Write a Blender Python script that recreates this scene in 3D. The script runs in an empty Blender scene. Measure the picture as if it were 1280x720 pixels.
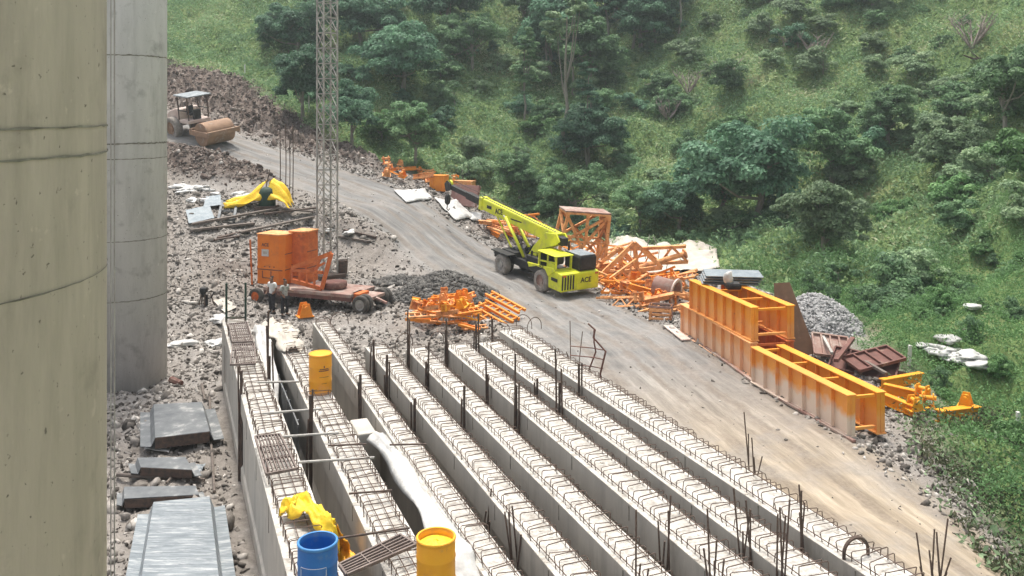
import bpy, bmesh, math, random
import numpy as np
from mathutils import Vector, Matrix, Euler, noise
random.seed(7); rng = np.random.default_rng(7)
PI = math.pi; R = math.radians
scene = bpy.context.scene; C = scene.collection

# ------------------------------------------------------------------ camera, sky, sun, exposure
CAMZ = 9.4; F = 1100.0; HY = 137.0
cd = bpy.data.cameras.new('camera'); cam = bpy.data.objects.new('camera', cd); C.objects.link(cam)
cam.location = (0, 0, CAMZ); cam.rotation_euler = (R(90), 0, 0)
cd.sensor_width = 36; cd.lens = 36 * F / 1280; cd.shift_y = -(360 - HY) / 1280
cd.clip_start = 0.1; cd.clip_end = 3000
scene.camera = cam
w = bpy.data.worlds.new('World'); scene.world = w; w.use_nodes = True
nt = w.node_tree; bg = nt.nodes['Background']
sky = nt.nodes.new('ShaderNodeTexSky'); sky.sky_type = 'NISHITA'; sky.sun_disc = False
SUN_EL, SUN_AZ = 74, 345     # azimuth measured clockwise from +Y
sky.sun_elevation = R(SUN_EL); sky.sun_rotation = R(SUN_AZ)
sky.dust_density = 6; sky.air_density = 1.0; sky.ozone_density = 1
hs = nt.nodes.new('ShaderNodeHueSaturation'); hs.inputs['Saturation'].default_value = 0.35
nt.links.new(sky.outputs[0], hs.inputs['Color']); nt.links.new(hs.outputs[0], bg.inputs[0])
bg.inputs[1].default_value = 0.125
sd = bpy.data.lights.new('sun', 'SUN'); sun = bpy.data.objects.new('sun', sd); C.objects.link(sun)
sd.energy = 2.0; sd.angle = R(9); sd.color = (1.0, 0.93, 0.83)
sdir = Vector((math.sin(R(SUN_AZ)) * math.cos(R(SUN_EL)), math.cos(R(SUN_AZ)) * math.cos(R(SUN_EL)), math.sin(R(SUN_EL))))
sun.rotation_euler = sdir.to_track_quat('Z', 'Y').to_euler(); sun.location = (0, 0, 80)
vs = scene.view_settings; vs.view_transform = 'Standard'; vs.look = 'None'; vs.gamma = 1; vs.use_curve_mapping = False
vs.exposure = 0.94
scene.cycles.max_bounces = 6; scene.cycles.transparent_max_bounces = 6

# ------------------------------------------------------------------ materials
def mat(name, c1, c2=None, scale=3.0, rough=0.85, metal=0.0, bump=0.0, bscale=None, c3=None, s3=0.6, t3=(0.55, 0.7), stretch=(1, 1, 1), coord='Object', spec=0.3):
    m = bpy.data.materials.new(name); m.use_nodes = True
    n = m.node_tree; b = n.nodes['Principled BSDF']; L = n.links.new
    b.inputs['Roughness'].default_value = rough; b.inputs['Metallic'].default_value = metal
    b.inputs['Specular IOR Level'].default_value = spec
    tc = n.nodes.new('ShaderNodeTexCoord'); mp = n.nodes.new('ShaderNodeMapping'); mp.inputs['Scale'].default_value = stretch
    L(tc.outputs[coord], mp.inputs['Vector'])
    out = None
    if c2 is None: c2 = tuple(x * 0.75 for x in c1)
    nz = n.nodes.new('ShaderNodeTexNoise'); nz.inputs['Scale'].default_value = scale; nz.inputs['Detail'].default_value = 6; nz.inputs['Roughness'].default_value = 0.65
    L(mp.outputs[0], nz.inputs['Vector'])
    cr = n.nodes.new('ShaderNodeValToRGB'); cr.color_ramp.elements[0].position = 0.35; cr.color_ramp.elements[1].position = 0.65
    cr.color_ramp.elements[0].color = (*c1, 1); cr.color_ramp.elements[1].color = (*c2, 1)
    L(nz.outputs['Fac'], cr.inputs[0]); out = cr.outputs[0]
    if c3 is not None:
        n2 = n.nodes.new('ShaderNodeTexNoise'); n2.inputs['Scale'].default_value = s3; n2.inputs['Detail'].default_value = 8; n2.inputs['Roughness'].default_value = 0.7
        L(mp.outputs[0], n2.inputs['Vector'])
        r2 = n.nodes.new('ShaderNodeValToRGB'); r2.color_ramp.elements[0].position = t3[0]; r2.color_ramp.elements[1].position = t3[1]
        r2.color_ramp.elements[0].color = (0, 0, 0, 1); r2.color_ramp.elements[1].color = (1, 1, 1, 1)
        L(n2.outputs['Fac'], r2.inputs[0])
        mx = n.nodes.new('ShaderNodeMixRGB'); mx.inputs[2].default_value = (*c3, 1)
        L(r2.outputs[0], mx.inputs[0]); L(out, mx.inputs[1]); out = mx.outputs[0]
    L(out, b.inputs['Base Color'])
    if bump > 0:
        n3 = n.nodes.new('ShaderNodeTexNoise'); n3.inputs['Scale'].default_value = bscale or scale * 4; n3.inputs['Detail'].default_value = 5
        L(mp.outputs[0], n3.inputs['Vector'])
        bp = n.nodes.new('ShaderNodeBump'); bp.inputs['Strength'].default_value = bump; bp.inputs['Distance'].default_value = 0.05
        L(n3.outputs['Fac'], bp.inputs['Height']); L(bp.outputs[0], b.inputs['Normal'])
    m['_out'] = 1
    return m

RUST = (0.15, 0.065, 0.035)
M = {}
M['rebar'] = mat('rusty rebar', (0.17, 0.12, 0.095), (0.09, 0.065, 0.055), 20, 0.8)
M['darkbar'] = mat('dark steel', (0.06, 0.05, 0.045), (0.13, 0.085, 0.065), 8, 0.7)
M['black'] = mat('black painted metal', (0.018, 0.018, 0.02), (0.04, 0.038, 0.035), 4, 0.6)
M['rubber'] = mat('dusty tyre rubber', (0.045, 0.042, 0.04), (0.12, 0.11, 0.095), 5, 0.95)
M['dusty_rubber'] = mat('mud caked rubber', (0.34, 0.31, 0.28), (0.2, 0.18, 0.16), 5, 0.95)
M['orange'] = mat('orange paint', (0.84, 0.31, 0.035), (0.72, 0.23, 0.03), 1.2, 0.5, c3=(0.30, 0.10, 0.03), s3=2.5, t3=(0.6, 0.78), bump=0.1)
M['orange2'] = mat('faded orange paint', (0.84, 0.44, 0.19), (0.70, 0.30, 0.11), 2.5, 0.65, c3=(0.25, 0.09, 0.04), s3=3, t3=(0.5, 0.7))
M['redor'] = mat('red oxide paint', (0.68, 0.19, 0.05), (0.48, 0.11, 0.035), 2.5, 0.6, c3=(0.2, 0.07, 0.04), s3=3, t3=(0.55, 0.75))
M['redrust'] = mat('rust red steel', (0.19, 0.09, 0.075), (0.12, 0.062, 0.052), 2, 0.85, c3=(0.35, 0.25, 0.2), s3=1.5)
M['deck'] = mat('dusty trailer deck', (0.36, 0.24, 0.2), (0.24, 0.13, 0.11), 2, 0.9, c3=(0.42, 0.36, 0.31), s3=1.2, t3=(0.45, 0.65))
M['lime'] = mat('lime yellow paint', (0.78, 0.80, 0.025), (0.60, 0.66, 0.025), 1.5, 0.45, c3=(0.40, 0.38, 0.12), s3=2.5, t3=(0.52, 0.75), spec=0.5, bump=.05)
M['yellow'] = mat('yellow paint', (0.85, 0.42, 0.03), (0.8, 0.34, 0.03), 2, 0.5, c3=(.5, .28, .1), s3=4, t3=(.6, .8))
M['cabor'] = mat('cabinet orange paint', (0.76, 0.22, 0.03), (0.66, 0.17, 0.025), 1.5, 0.5, c3=(.42, .14, .06), s3=2.2, t3=(.56, .76))
M['tarp'] = mat('yellow tarpaulin', (0.85, 0.62, 0.04), (0.80, 0.48, 0.03), 3, 0.55, bump=0.5, bscale=8)
M['tarpo'] = mat('amber tarpaulin', (0.85, 0.45, 0.03), (0.78, 0.33, 0.03), 3, 0.5, bump=0.5, bscale=8)
M['white'] = mat('white plastic sheet', (0.60, 0.60, 0.585), (0.42, 0.415, 0.40), 3, 0.5, bump=0.6, bscale=5)
M['white2'] = mat('dusty pale sheet', (0.55, 0.52, 0.46), (0.40, 0.36, 0.31), 1.6, 0.7, bump=0.4, bscale=4)
M['blue'] = mat('blue plastic', (0.015, 0.13, 0.42), (0.02, 0.16, 0.46), 5, 0.4, spec=0.5, c3=(.12, .2, .34), s3=4, t3=(.56, .8))
M['bluein'] = mat('blue plastic inside', (0.012, 0.06, 0.22), (0.01, 0.05, 0.2), 5, 0.5)
M['drum'] = mat('orange plastic', (0.86, 0.38, 0.02), (0.84, 0.33, 0.02), 4, 0.4, c3=(0.72, 0.42, 0.2), s3=2, t3=(0.55, 0.75), spec=0.5)
M['lettering'] = mat('white print', (0.75, 0.78, 0.8), (0.7, 0.73, 0.75), 5, 0.6)
M['blackprint'] = mat('black print', (0.03, 0.03, 0.03), (0.03, 0.03, 0.03), 5, 0.6)
M['zinc'] = mat('weathered blue grey sheet', (0.14, 0.165, 0.185), (0.26, 0.29, 0.31), 3.2, 0.5, metal=0.15, c3=(0.46, 0.48, 0.49), s3=2.6, t3=(0.5, 0.68), stretch=(0.6, 4, 1), bump=0.3)
M['zinc2'] = mat('dull grey steel form', (0.11, 0.12, 0.13), (0.20, 0.21, 0.215), 2, 0.6, metal=0.1, c3=(0.4, 0.4, 0.39), s3=2)
M['slate'] = mat('blue grey roofing', (0.20, 0.24, 0.27), (0.30, 0.34, 0.36), 3, 0.6)
M['mast'] = mat('galvanised mast steel', (0.46, 0.45, 0.42), (0.24, 0.225, 0.21), 2, 0.6, metal=0.1)
M['wood'] = mat('weathered planks', (0.20, 0.17, 0.145), (0.12, 0.10, 0.09), 2, 0.9, stretch=(1, 6, 1))
M['ochre'] = mat('dusty ochre paint', (0.36, 0.23, 0.15), (0.24, 0.15, 0.10), 2, 0.75, c3=(0.45, 0.38, 0.3), s3=2)
M['pinkw'] = mat('dusty cream paint', (0.62, 0.52, 0.47), (0.5, 0.38, 0.33), 2, 0.6)
M['glass'] = mat('dark glass', (0.03, 0.035, 0.04), (0.04, 0.045, 0.05), 2, 0.15, spec=0.5)
M['green'] = mat('dark green paint', (0.02, 0.06, 0.035), (0.03, 0.05, 0.04), 3, 0.6)
M['skin'] = mat('skin', (0.20, 0.11, 0.07), (0.18, 0.1, 0.065), 6, 0.6)
M['shirtw'] = mat('white shirt', (0.68, 0.68, 0.66), (0.6, 0.6, 0.58), 8, 0.9)
M['shirtg'] = mat('pale patterned shirt', (0.45, 0.47, 0.44), (0.2, 0.23, 0.21), 14, 0.9)
M['trou'] = mat('dark trousers', (0.025, 0.025, 0.03), (0.04, 0.04, 0.045), 6, 0.9)
M['hair'] = mat('black hair', (0.012, 0.01, 0.01), (0.02, 0.015, 0.015), 9, 0.8)
M['whitepaint'] = mat('white painted post', (0.72, 0.72, 0.68), (0.6, 0.6, 0.55), 4, 0.7)
M['bark'] = mat('bark', (0.2, 0.18, 0.15), (0.3, 0.28, 0.24), 5, 0.95, stretch=(1, 1, .3))
M['stone'] = mat('broken rock', (0.30, 0.285, 0.27), (0.15, 0.135, 0.125), 0.9, 0.95, c3=(0.50, 0.48, 0.45), s3=0.35, t3=(0.5, 0.6), bump=0.5, bscale=9)
M['paleblock'] = mat('pale stone', (0.55, 0.53, 0.50), (0.42, 0.40, 0.38), 2, 0.95, bump=0.4)
M['gravel'] = mat('grey gravel', (0.40, 0.40, 0.40), (0.24, 0.24, 0.24), 6, 0.95, c3=(0.6, 0.6, 0.6), s3=5, bump=0.8, bscale=14)
M['darkstone'] = mat('dark debris', (0.15, 0.145, 0.135), (0.075, 0.07, 0.066), 2.5, 0.95, c3=(0.3, 0.29, 0.27), s3=4, bump=0.6)

def stonemat(name, *cols):
    m = bpy.data.materials.new(name); m.use_nodes = True; n = m.node_tree; L = n.links.new; b = n.nodes['Principled BSDF']; b.inputs['Roughness'].default_value = .95; b.inputs['Specular IOR Level'].default_value = .15
    at = n.nodes.new('ShaderNodeAttribute'); at.attribute_name = 'rnd'; cr = n.nodes.new('ShaderNodeValToRGB'); e = cr.color_ramp.elements
    e[0].color = (*cols[0], 1); e[1].color = (*cols[-1], 1)
    for i, c in enumerate(cols[1:-1]): k = e.new((i + 1) / (len(cols) - 1)); k.color = (*c, 1)
    L(at.outputs['Fac'], cr.inputs[0])
    tc = n.nodes.new('ShaderNodeTexCoord'); nz = n.nodes.new('ShaderNodeTexNoise'); nz.inputs['Scale'].default_value = 9; nz.inputs['Detail'].default_value = 5; L(tc.outputs['Object'], nz.inputs['Vector'])
    mr = n.nodes.new('ShaderNodeMapRange'); mr.inputs[1].default_value = .3; mr.inputs[2].default_value = .7; mr.inputs[3].default_value = .6; mr.inputs[4].default_value = 1.3; L(nz.outputs['Fac'], mr.inputs[0])
    hv = n.nodes.new('ShaderNodeHueSaturation'); L(cr.outputs[0], hv.inputs['Color']); L(mr.outputs[0], hv.inputs['Value']); L(hv.outputs[0], b.inputs['Base Color']); return m
M['stone'] = stonemat('broken rock', (.06, .053, .047), (.13, .117, .104), (.22, .20, .18), (.31, .285, .26), (.55, .52, .48))
M['clod'] = stonemat('brown earth clods', (.07, .055, .048), (.13, .10, .086), (.19, .155, .135), (.33, .29, .26))
def concrete(name, c1, c2, stain, streak=True, joint=0.0, top=None, pits=False):
    m = mat(name, c1, c2, 0.7, 0.85, c3=stain, s3=1.1, t3=(0.5, 0.78), stretch=(2.2, 2.2, 0.35) if streak else (1, 1, 1), bump=0.15, bscale=16, spec=0.2)
    n = m.node_tree; L = n.links.new; b = n.nodes['Principled BSDF']
    src = b.inputs['Base Color'].links[0].from_socket
    if pits:     # blow holes, patches and tie marks of the cast face
        tc = n.nodes.new('ShaderNodeTexCoord')
        for sc, lo, hi, col, fac in ((22, .66, .70, (.10, .09, .08), .8), (1.6, .56, .72, tuple(x * .72 for x in stain), .7), (7, .66, .72, tuple(x * 1.15 for x in c1), .6)):
            a_ = n.nodes.new('ShaderNodeTexNoise'); a_.inputs['Scale'].default_value = sc; a_.inputs['Detail'].default_value = 4 if sc > 2 else 9; a_.inputs['Roughness'].default_value = .6; L(tc.outputs['Object'], a_.inputs['Vector'])
            r_ = n.nodes.new('ShaderNodeMapRange'); r_.inputs[1].default_value = lo; r_.inputs[2].default_value = hi; r_.inputs[4].default_value = fac; L(a_.outputs['Fac'], r_.inputs[0])
            x_ = n.nodes.new('ShaderNodeMixRGB'); x_.inputs[2].default_value = (*col, 1); L(r_.outputs[0], x_.inputs[0]); L(src, x_.inputs[1]); src = x_.outputs[0]
        L(src, b.inputs['Base Color'])
    if top:      # upward faces take a separate mottled colour, pale with darker patches
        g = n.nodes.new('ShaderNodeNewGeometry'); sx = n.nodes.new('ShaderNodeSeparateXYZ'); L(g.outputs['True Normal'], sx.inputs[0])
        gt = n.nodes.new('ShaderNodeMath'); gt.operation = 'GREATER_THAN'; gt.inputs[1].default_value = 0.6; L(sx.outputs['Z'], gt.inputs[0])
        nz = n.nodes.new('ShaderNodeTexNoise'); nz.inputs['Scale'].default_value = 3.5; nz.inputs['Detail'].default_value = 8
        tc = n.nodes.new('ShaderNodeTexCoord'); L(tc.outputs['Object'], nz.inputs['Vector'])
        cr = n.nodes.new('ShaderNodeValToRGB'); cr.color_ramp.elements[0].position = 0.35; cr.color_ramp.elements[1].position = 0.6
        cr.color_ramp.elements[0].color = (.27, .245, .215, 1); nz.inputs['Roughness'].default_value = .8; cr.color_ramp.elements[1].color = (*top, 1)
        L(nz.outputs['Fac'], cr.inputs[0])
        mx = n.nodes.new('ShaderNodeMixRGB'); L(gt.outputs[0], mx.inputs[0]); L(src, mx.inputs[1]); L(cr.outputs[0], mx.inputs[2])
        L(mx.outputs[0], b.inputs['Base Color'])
    return m
M['pier'] = concrete('pier concrete greenish', (0.55, 0.485, 0.43), (0.47, 0.415, 0.37), (0.35, 0.31, 0.27), pits=True)
M['pier2'] = concrete('pier concrete grey', (0.60, 0.59, 0.585), (0.51, 0.505, 0.50), (0.39, 0.385, 0.38), pits=True)
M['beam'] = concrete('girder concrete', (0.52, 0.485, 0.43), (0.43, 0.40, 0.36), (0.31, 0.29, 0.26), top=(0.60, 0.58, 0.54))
M['joint'] = mat('dark joint', (0.13, 0.12, 0.10), (0.30, 0.285, 0.25), 6, 0.95)
M['pale'] = concrete('pale concrete', (0.5, 0.47, 0.42), (0.42, 0.39, 0.35), (0.33, 0.3, 0.26), streak=False)

def girder_paint(name, c1, c2, dust):
    m = mat(name, c1, c2, 1.3, 0.5, c3=(0.34, 0.13, 0.05), s3=2.2, t3=(0.66, 0.8), spec=0.4)
    n = m.node_tree; L = n.links.new; b = n.nodes['Principled BSDF']; src = b.inputs['Base Color'].links[0].from_socket
    tc = n.nodes.new('ShaderNodeTexCoord'); sx = n.nodes.new('ShaderNodeSeparateXYZ'); L(tc.outputs['Object'], sx.inputs[0])
    nz = n.nodes.new('ShaderNodeTexNoise'); nz.inputs['Scale'].default_value = 2.0; L(tc.outputs['Object'], nz.inputs['Vector'])
    ad = n.nodes.new('ShaderNodeMath'); ad.operation = 'MULTIPLY_ADD'; ad.inputs[1].default_value = -0.9; L(nz.outputs['Fac'], ad.inputs[0]); L(sx.outputs['Z'], ad.inputs[2])
    cr = n.nodes.new('ShaderNodeValToRGB'); cr.color_ramp.elements[0].position = 0.0; cr.color_ramp.elements[1].position = 0.35
    cr.color_ramp.elements[0].color = (1, 1, 1, 1); cr.color_ramp.elements[1].color = (0, 0, 0, 1); L(ad.outputs[0], cr.inputs[0])
    mu = n.nodes.new('ShaderNodeMath'); mu.operation = 'MULTIPLY'; mu.inputs[1].default_value = dust; L(cr.outputs[0], mu.inputs[0])
    mx = n.nodes.new('ShaderNodeMixRGB'); mx.inputs[2].default_value = (0.74, 0.62, 0.52, 1); L(mu.outputs[0], mx.inputs[0]); L(src, mx.inputs[1]); L(mx.outputs[0], b.inputs['Base Color'])
    return m
M['gird'] = girder_paint('girder orange paint', (0.87, 0.36, 0.035), (0.80, 0.29, 0.03), 0.15)
M['girdust'] = girder_paint('dusty girder orange paint', (0.86, 0.36, 0.06), (0.78, 0.30, 0.06), 0.95)
M['girdpale'] = girder_paint('sun faded girder orange paint', (0.86, 0.44, 0.18), (0.78, 0.36, 0.14), 0.45)

def leafmat(name, c1, c2, c3):
    m = bpy.data.materials.new(name); m.use_nodes = True; n = m.node_tree; L = n.links.new; b = n.nodes['Principled BSDF']
    b.inputs['Roughness'].default_value = 0.6; b.inputs['Specular IOR Level'].default_value = 0.25
    at = n.nodes.new('ShaderNodeAttribute'); at.attribute_name = 'rnd'
    cr = n.nodes.new('ShaderNodeValToRGB'); e = cr.color_ramp.elements; e[0].color = (*c1, 1); e[1].color = (*c3, 1)
    k = e.new(0.55); k.color = (*c2, 1)
    L(at.outputs['Fac'], cr.inputs[0])
    oi = n.nodes.new('ShaderNodeObjectInfo'); hv = n.nodes.new('ShaderNodeHueSaturation')
    ma = n.nodes.new('ShaderNodeMath'); ma.operation = 'MULTIPLY_ADD'; ma.inputs[1].default_value = 0.5; ma.inputs[2].default_value = 0.75
    L(oi.outputs['Random'], ma.inputs[0]); L(ma.outputs[0], hv.inputs['Value'])
    L(cr.outputs[0], hv.inputs['Color']); L(hv.outputs[0], b.inputs['Base Color'])
    tr = n.nodes.new('ShaderNodeBsdfTranslucent'); L(hv.outputs[0], tr.inputs[0])
    ms = n.nodes.new('ShaderNodeMixShader'); ms.inputs[0].default_value = 0.35
    L(b.outputs[0], ms.inputs[1]); L(tr.outputs[0], ms.inputs[2]); L(ms.outputs[0], n.nodes['Material Output'].inputs[0])
    return m
M['leaf_dark'] = leafmat('dark blue green leaves', (0.065, 0.15, 0.09), (0.125, 0.25, 0.15), (0.21, 0.37, 0.23))
M['leaf_mid'] = leafmat('mid green leaves', (0.09, 0.175, 0.09), (0.165, 0.29, 0.14), (0.27, 0.41, 0.21))
M['leaf_pale'] = leafmat('pale green leaves', (0.16, 0.25, 0.14), (0.25, 0.36, 0.20), (0.37, 0.48, 0.28))
M['leaf_bright'] = leafmat('bright green leaves', (0.08, 0.175, 0.065), (0.15, 0.29, 0.11), (0.26, 0.42, 0.18))
M['leaf_scrub'] = leafmat('scrub leaves', (0.11, 0.20, 0.105), (0.19, 0.31, 0.155), (0.31, 0.43, 0.23))
M['grassblade'] = leafmat('grass and weeds', (0.16, 0.26, 0.12), (0.28, 0.38, 0.175), (0.44, 0.45, 0.30))
M['drygrass'] = leafmat('dry grass', (0.035, 0.045, 0.025), (0.085, 0.10, 0.05), (0.24, 0.22, 0.15))
M['twig'] = mat('bare twigs', (0.38, 0.32, 0.30), (0.24, 0.19, 0.18), 5, 0.95)

# ------------------------------------------------------------------ helpers
def mlist(m): return M[m] if isinstance(m, str) else m
class MB:
    def __init__(s): s.bm = bmesh.new()
    def box(s, c, d, rot=None):
        g = bmesh.ops.create_cube(s.bm, size=1)['verts']
        T = Matrix.Translation(c) @ (rot.to_matrix().to_4x4() if rot else Matrix()) @ Matrix.Diagonal((d[0], d[1], d[2], 1))
        for v in g: v.co = T @ v.co
        return s
    def bar(s, a, b, w, h=None, up=(0, 0, 1)):
        a = Vector(a); b = Vector(b); d = b - a
        if d.length < 1e-6: return s
        y = d.normalized(); u = Vector(up); x = y.cross(u)
        if x.length < 1e-3: x = y.cross(Vector((1, 0, 0)))
        x.normalize(); z = x.cross(y); h = h or w
        T = Matrix((x, y, z)).transposed().to_4x4(); T.translation = (a + b) / 2
        T = T @ Matrix.Diagonal((w, d.length, h, 1))
        for v in bmesh.ops.create_cube(s.bm, size=1)['verts']: v.co = T @ v.co
        return s
    def tube(s, a, b, r, seg=8, r2=None, cap=True):
        a = Vector(a); b = Vector(b); d = b - a
        q = d.to_track_quat('Z', 'Y').to_matrix().to_4x4(); q.translation = (a + b) / 2
        g = bmesh.ops.create_cone(s.bm, cap_ends=cap, segments=seg, radius1=r, radius2=r if r2 is None else r2, depth=d.length)['verts']
        for v in g: v.co = q @ v.co
        return s
    def path(s, pts, r, seg=6):
        pts = [Vector(p) for p in pts]; rings = []
        prev = None
        for i, p in enumerate(pts):
            t = (pts[min(i + 1, len(pts) - 1)] - pts[max(i - 1, 0)]).normalized()
            x = t.cross(Vector((0, 0, 1))) if prev is None else (prev - t * prev.dot(t))
            if x.length < 1e-3: x = t.cross(Vector((0, 1, 0)))
            x.normalize(); prev = x; y = t.cross(x)
            rr = r[i] if isinstance(r, (list, tuple)) else r
            rings.append([s.bm.verts.new(p + (x * math.cos(k * 2 * PI / seg) + y * math.sin(k * 2 * PI / seg)) * rr) for k in range(seg)])
        for a, b in zip(rings, rings[1:]):
            for k in range(seg): s.bm.faces.new((a[k], a[(k + 1) % seg], b[(k + 1) % seg], b[k]))
        s.bm.faces.new(rings[0][::-1]); s.bm.faces.new(rings[-1])
        return s
    def lathe(s, prof, c=(0, 0, 0), seg=28, axis='Z', cap=True):
        rings = []
        for (r, z) in prof:
            ring = []
            for k in range(seg):
                a = 2 * PI * k / seg; p = (r * math.cos(a), r * math.sin(a), z)
                if axis == 'X': p = (p[2], p[0], p[1])
                if axis == 'Y': p = (p[1], p[2], p[0])
                ring.append(s.bm.verts.new(Vector(p) + Vector(c)))
            rings.append(ring)
        for a, b in zip(rings, rings[1:]):
            for k in range(seg): s.bm.faces.new((a[k], a[(k + 1) % seg], b[(k + 1) % seg], b[k]))
        if cap and prof[0][0] > 1e-4: s.bm.faces.new(rings[0][::-1])
        if cap and prof[-1][0] > 1e-4: s.bm.faces.new(rings[-1])
        return s
    def prism(s, outline, a, b, axis='X'):
        def mk(u, v, t): return {'X': (t, u, v), 'Y': (u, t, v), 'Z': (u, v, t)}[axis]
        A = [s.bm.verts.new(mk(u, v, a)) for u, v in outline]; B = [s.bm.verts.new(mk(u, v, b)) for u, v in outline]
        n = len(A); s.bm.faces.new(A[::-1]); s.bm.faces.new(B)
        for i in range(n): s.bm.faces.new((A[i], A[(i + 1) % n], B[(i + 1) % n], B[i]))
        return s
    def grid(s, fn, nu, nv, thick=0.0):
        V = [[s.bm.verts.new(fn(i / nu, j / nv)) for j in range(nv + 1)] for i in range(nu + 1)]
        fs = [s.bm.faces.new((V[i][j], V[i + 1][j], V[i + 1][j + 1], V[i][j + 1])) for i in range(nu) for j in range(nv)]
        if thick: bmesh.ops.solidify(s.bm, geom=fs, thickness=thick)
        return s
    def build(s, name, m, parent=None, smooth=False, bevel=0.0):
        bmesh.ops.recalc_face_normals(s.bm, faces=s.bm.faces)
        me = bpy.data.meshes.new(name); s.bm.to_mesh(me); s.bm.free()
        me.materials.append(mlist(m))
        if smooth: me.polygons.foreach_set('use_smooth', [True] * len(me.polygons))
        o = bpy.data.objects.new(name, me); C.objects.link(o)
        if parent: o.parent = parent
        if bevel:
            bv = o.modifiers.new('bevel', 'BEVEL'); bv.width = bevel; bv.segments = 2; bv.limit_method = 'ANGLE'
        return o
def tag(o, label, cat, group=None, kind=None):
    if kind: o['kind'] = kind
    if label: o['label'] = label
    if cat: o['category'] = cat
    if group: o['group'] = group
    return o
def thing(name, label, cat, loc=(0, 0, 0), rz=0, group=None):
    o = bpy.data.objects.new(name, None); C.objects.link(o); o.location = loc; o.rotation_euler = (0, 0, rz); o.empty_display_size = .3
    return tag(o, label, cat, group)
def copy_tree(o, parent=None):
    c = o.copy(); C.objects.link(c); c.parent = parent
    for ch in list(o.children): copy_tree(ch, c)
    return c
def text(s, size, loc, rot, m, parent, name='lettering', ext=0.004):
    cu = bpy.data.curves.new(name, 'FONT'); cu.body = s; cu.size = size; cu.extrude = ext; cu.align_x = 'CENTER'; cu.align_y = 'CENTER'
    cu.offset = size * 0.02
    tmp = bpy.data.objects.new('tmp', cu); C.objects.link(tmp); dg = bpy.context.evaluated_depsgraph_get()
    me = bpy.data.meshes.new_from_object(tmp.evaluated_get(dg)); bpy.data.objects.remove(tmp)
    me.materials.clear(); me.materials.append(mlist(m)); o = bpy.data.objects.new(name, me); C.objects.link(o)
    o.location = loc; o.rotation_euler = rot; o.parent = parent; return o
def W(px, py, Y): return Vector(((px - 640) * Y / F, Y, CAMZ - (py - HY) * Y / F))
def atz(px, py, z): return W(px, py, (CAMZ - z) * F / (py - HY))
def build_np(name, verts, faces, m, attr=None, smooth=False):
    me = bpy.data.meshes.new(name); nv = len(verts); nf, k = faces.shape
    me.vertices.add(nv); me.vertices.foreach_set('co', verts.astype(np.float32).ravel())
    me.loops.add(nf * k); me.loops.foreach_set('vertex_index', faces.astype(np.int32).ravel())
    me.polygons.add(nf); me.polygons.foreach_set('loop_start', (np.arange(nf) * k).astype(np.int32))
    if smooth: me.polygons.foreach_set('use_smooth', np.ones(nf, bool))
    for an, av in (attr or {}).items():
        a = me.attributes.new(an, 'FLOAT', 'POINT'); a.data.foreach_set('value', av.astype(np.float32))
    me.update(); me.materials.append(mlist(m))
    return me

# ------------------------------------------------------------------ terrain
ctl_px = [ # (px, py, depth)
    (350,378,43),(460,392,40.5),(240,430,35.3),(250,380,41),(230,300,48),(300,320,47.5),(410,345,47.5),(330,262,52.5),(250,225,58.5),(235,212,61),
    (225,166,66.5),(262,179,64.5),(350,205,62.5),(450,247,57.3),(550,297,53.5),(600,290,58),(470,262,54),(430,300,51),(500,320,49.5),
    (680,365,45.3),(630,341,48.6),(560,240,62),(520,225,65.5),(470,207,69.5),(400,182,73),(400,155,78),(330,128,80),(212,92,84),(300,100,84),
    (640,277,66),(760,312,59.5),(700,322,55),(600,240,73),
    (300,0,108),(212,0,108),(450,120,86),(450,0,106),(600,120,90),(600,0,108),(700,200,78),(740,0,116),(770,100,96),(760,260,70),
    (900,320,56),(900,200,74),(900,80,90),(900,0,100),(1000,330,51),(1060,375,43.5),(1060,250,62),(1060,100,80),(1060,0,92),
    (1280,440,33),(1280,350,40),(1280,200,54),(1280,80,68),(1280,0,78)]
ctl = [tuple(W(*c)) for c in ctl_px]
ctl += [(x, y, 0) for x in (-16, -8, 0, 6) for y in (6, 14, 22, 30)] + [(4, 36, 0), (-4, 38, 0), (7.5, 33, 0), (9.8, 24, 0), (9.0, 18, 0), (10.5, 10, 0), (-14, 36, 0), (12.5, 29, -.15), (14.5, 36, 0), (11, 44, 0.0),
        (12.5, 20, -1.0), (14.5, 15, -1.5), (15.0, 24, -.6), (20, 20, .5), (28, 20, 5), (20, 8, -2), (40, 10, 10), (60, 30, 28), (45, 60, 26),
        (-26, 30, 0), (-30, 45, 3.5), (-35, 60, 8.0), (-45, 80, 16), (-60, 30, 2), (-60, 110, 38), (-30, 130, 42), (0, 140, 42), (40, 130, 44), (80, 110, 52), (80, 60, 44), (90, 0, 34),
        (0, -20, 0), (-30, -20, -1), (30, -20, 0), (-60, -20, -2), (100, -40, 30), (-90, 60, 14), (-100, 120, 40), (-30, 170, 62), (30, 175, 64), (100, 160, 66)]
ctl = np.array(ctl)
def phi(r2): return np.where(r2 > 1e-9, 0.5 * r2 * np.log(np.maximum(r2, 1e-9)), 0)
S = 50.0; P = ctl[:, :2] / S; n_ = len(P)
K = phi(((P[:, None] - P[None]) ** 2).sum(-1)) + np.eye(n_) * 2e-4
A = np.zeros((n_ + 3, n_ + 3)); A[:n_, :n_] = K; A[:n_, n_] = 1; A[:n_, n_ + 1:] = P; A[n_:, :n_] = A[:n_, n_:].T
wts = np.linalg.solve(A, np.r_[ctl[:, 2], 0, 0, 0])
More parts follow.
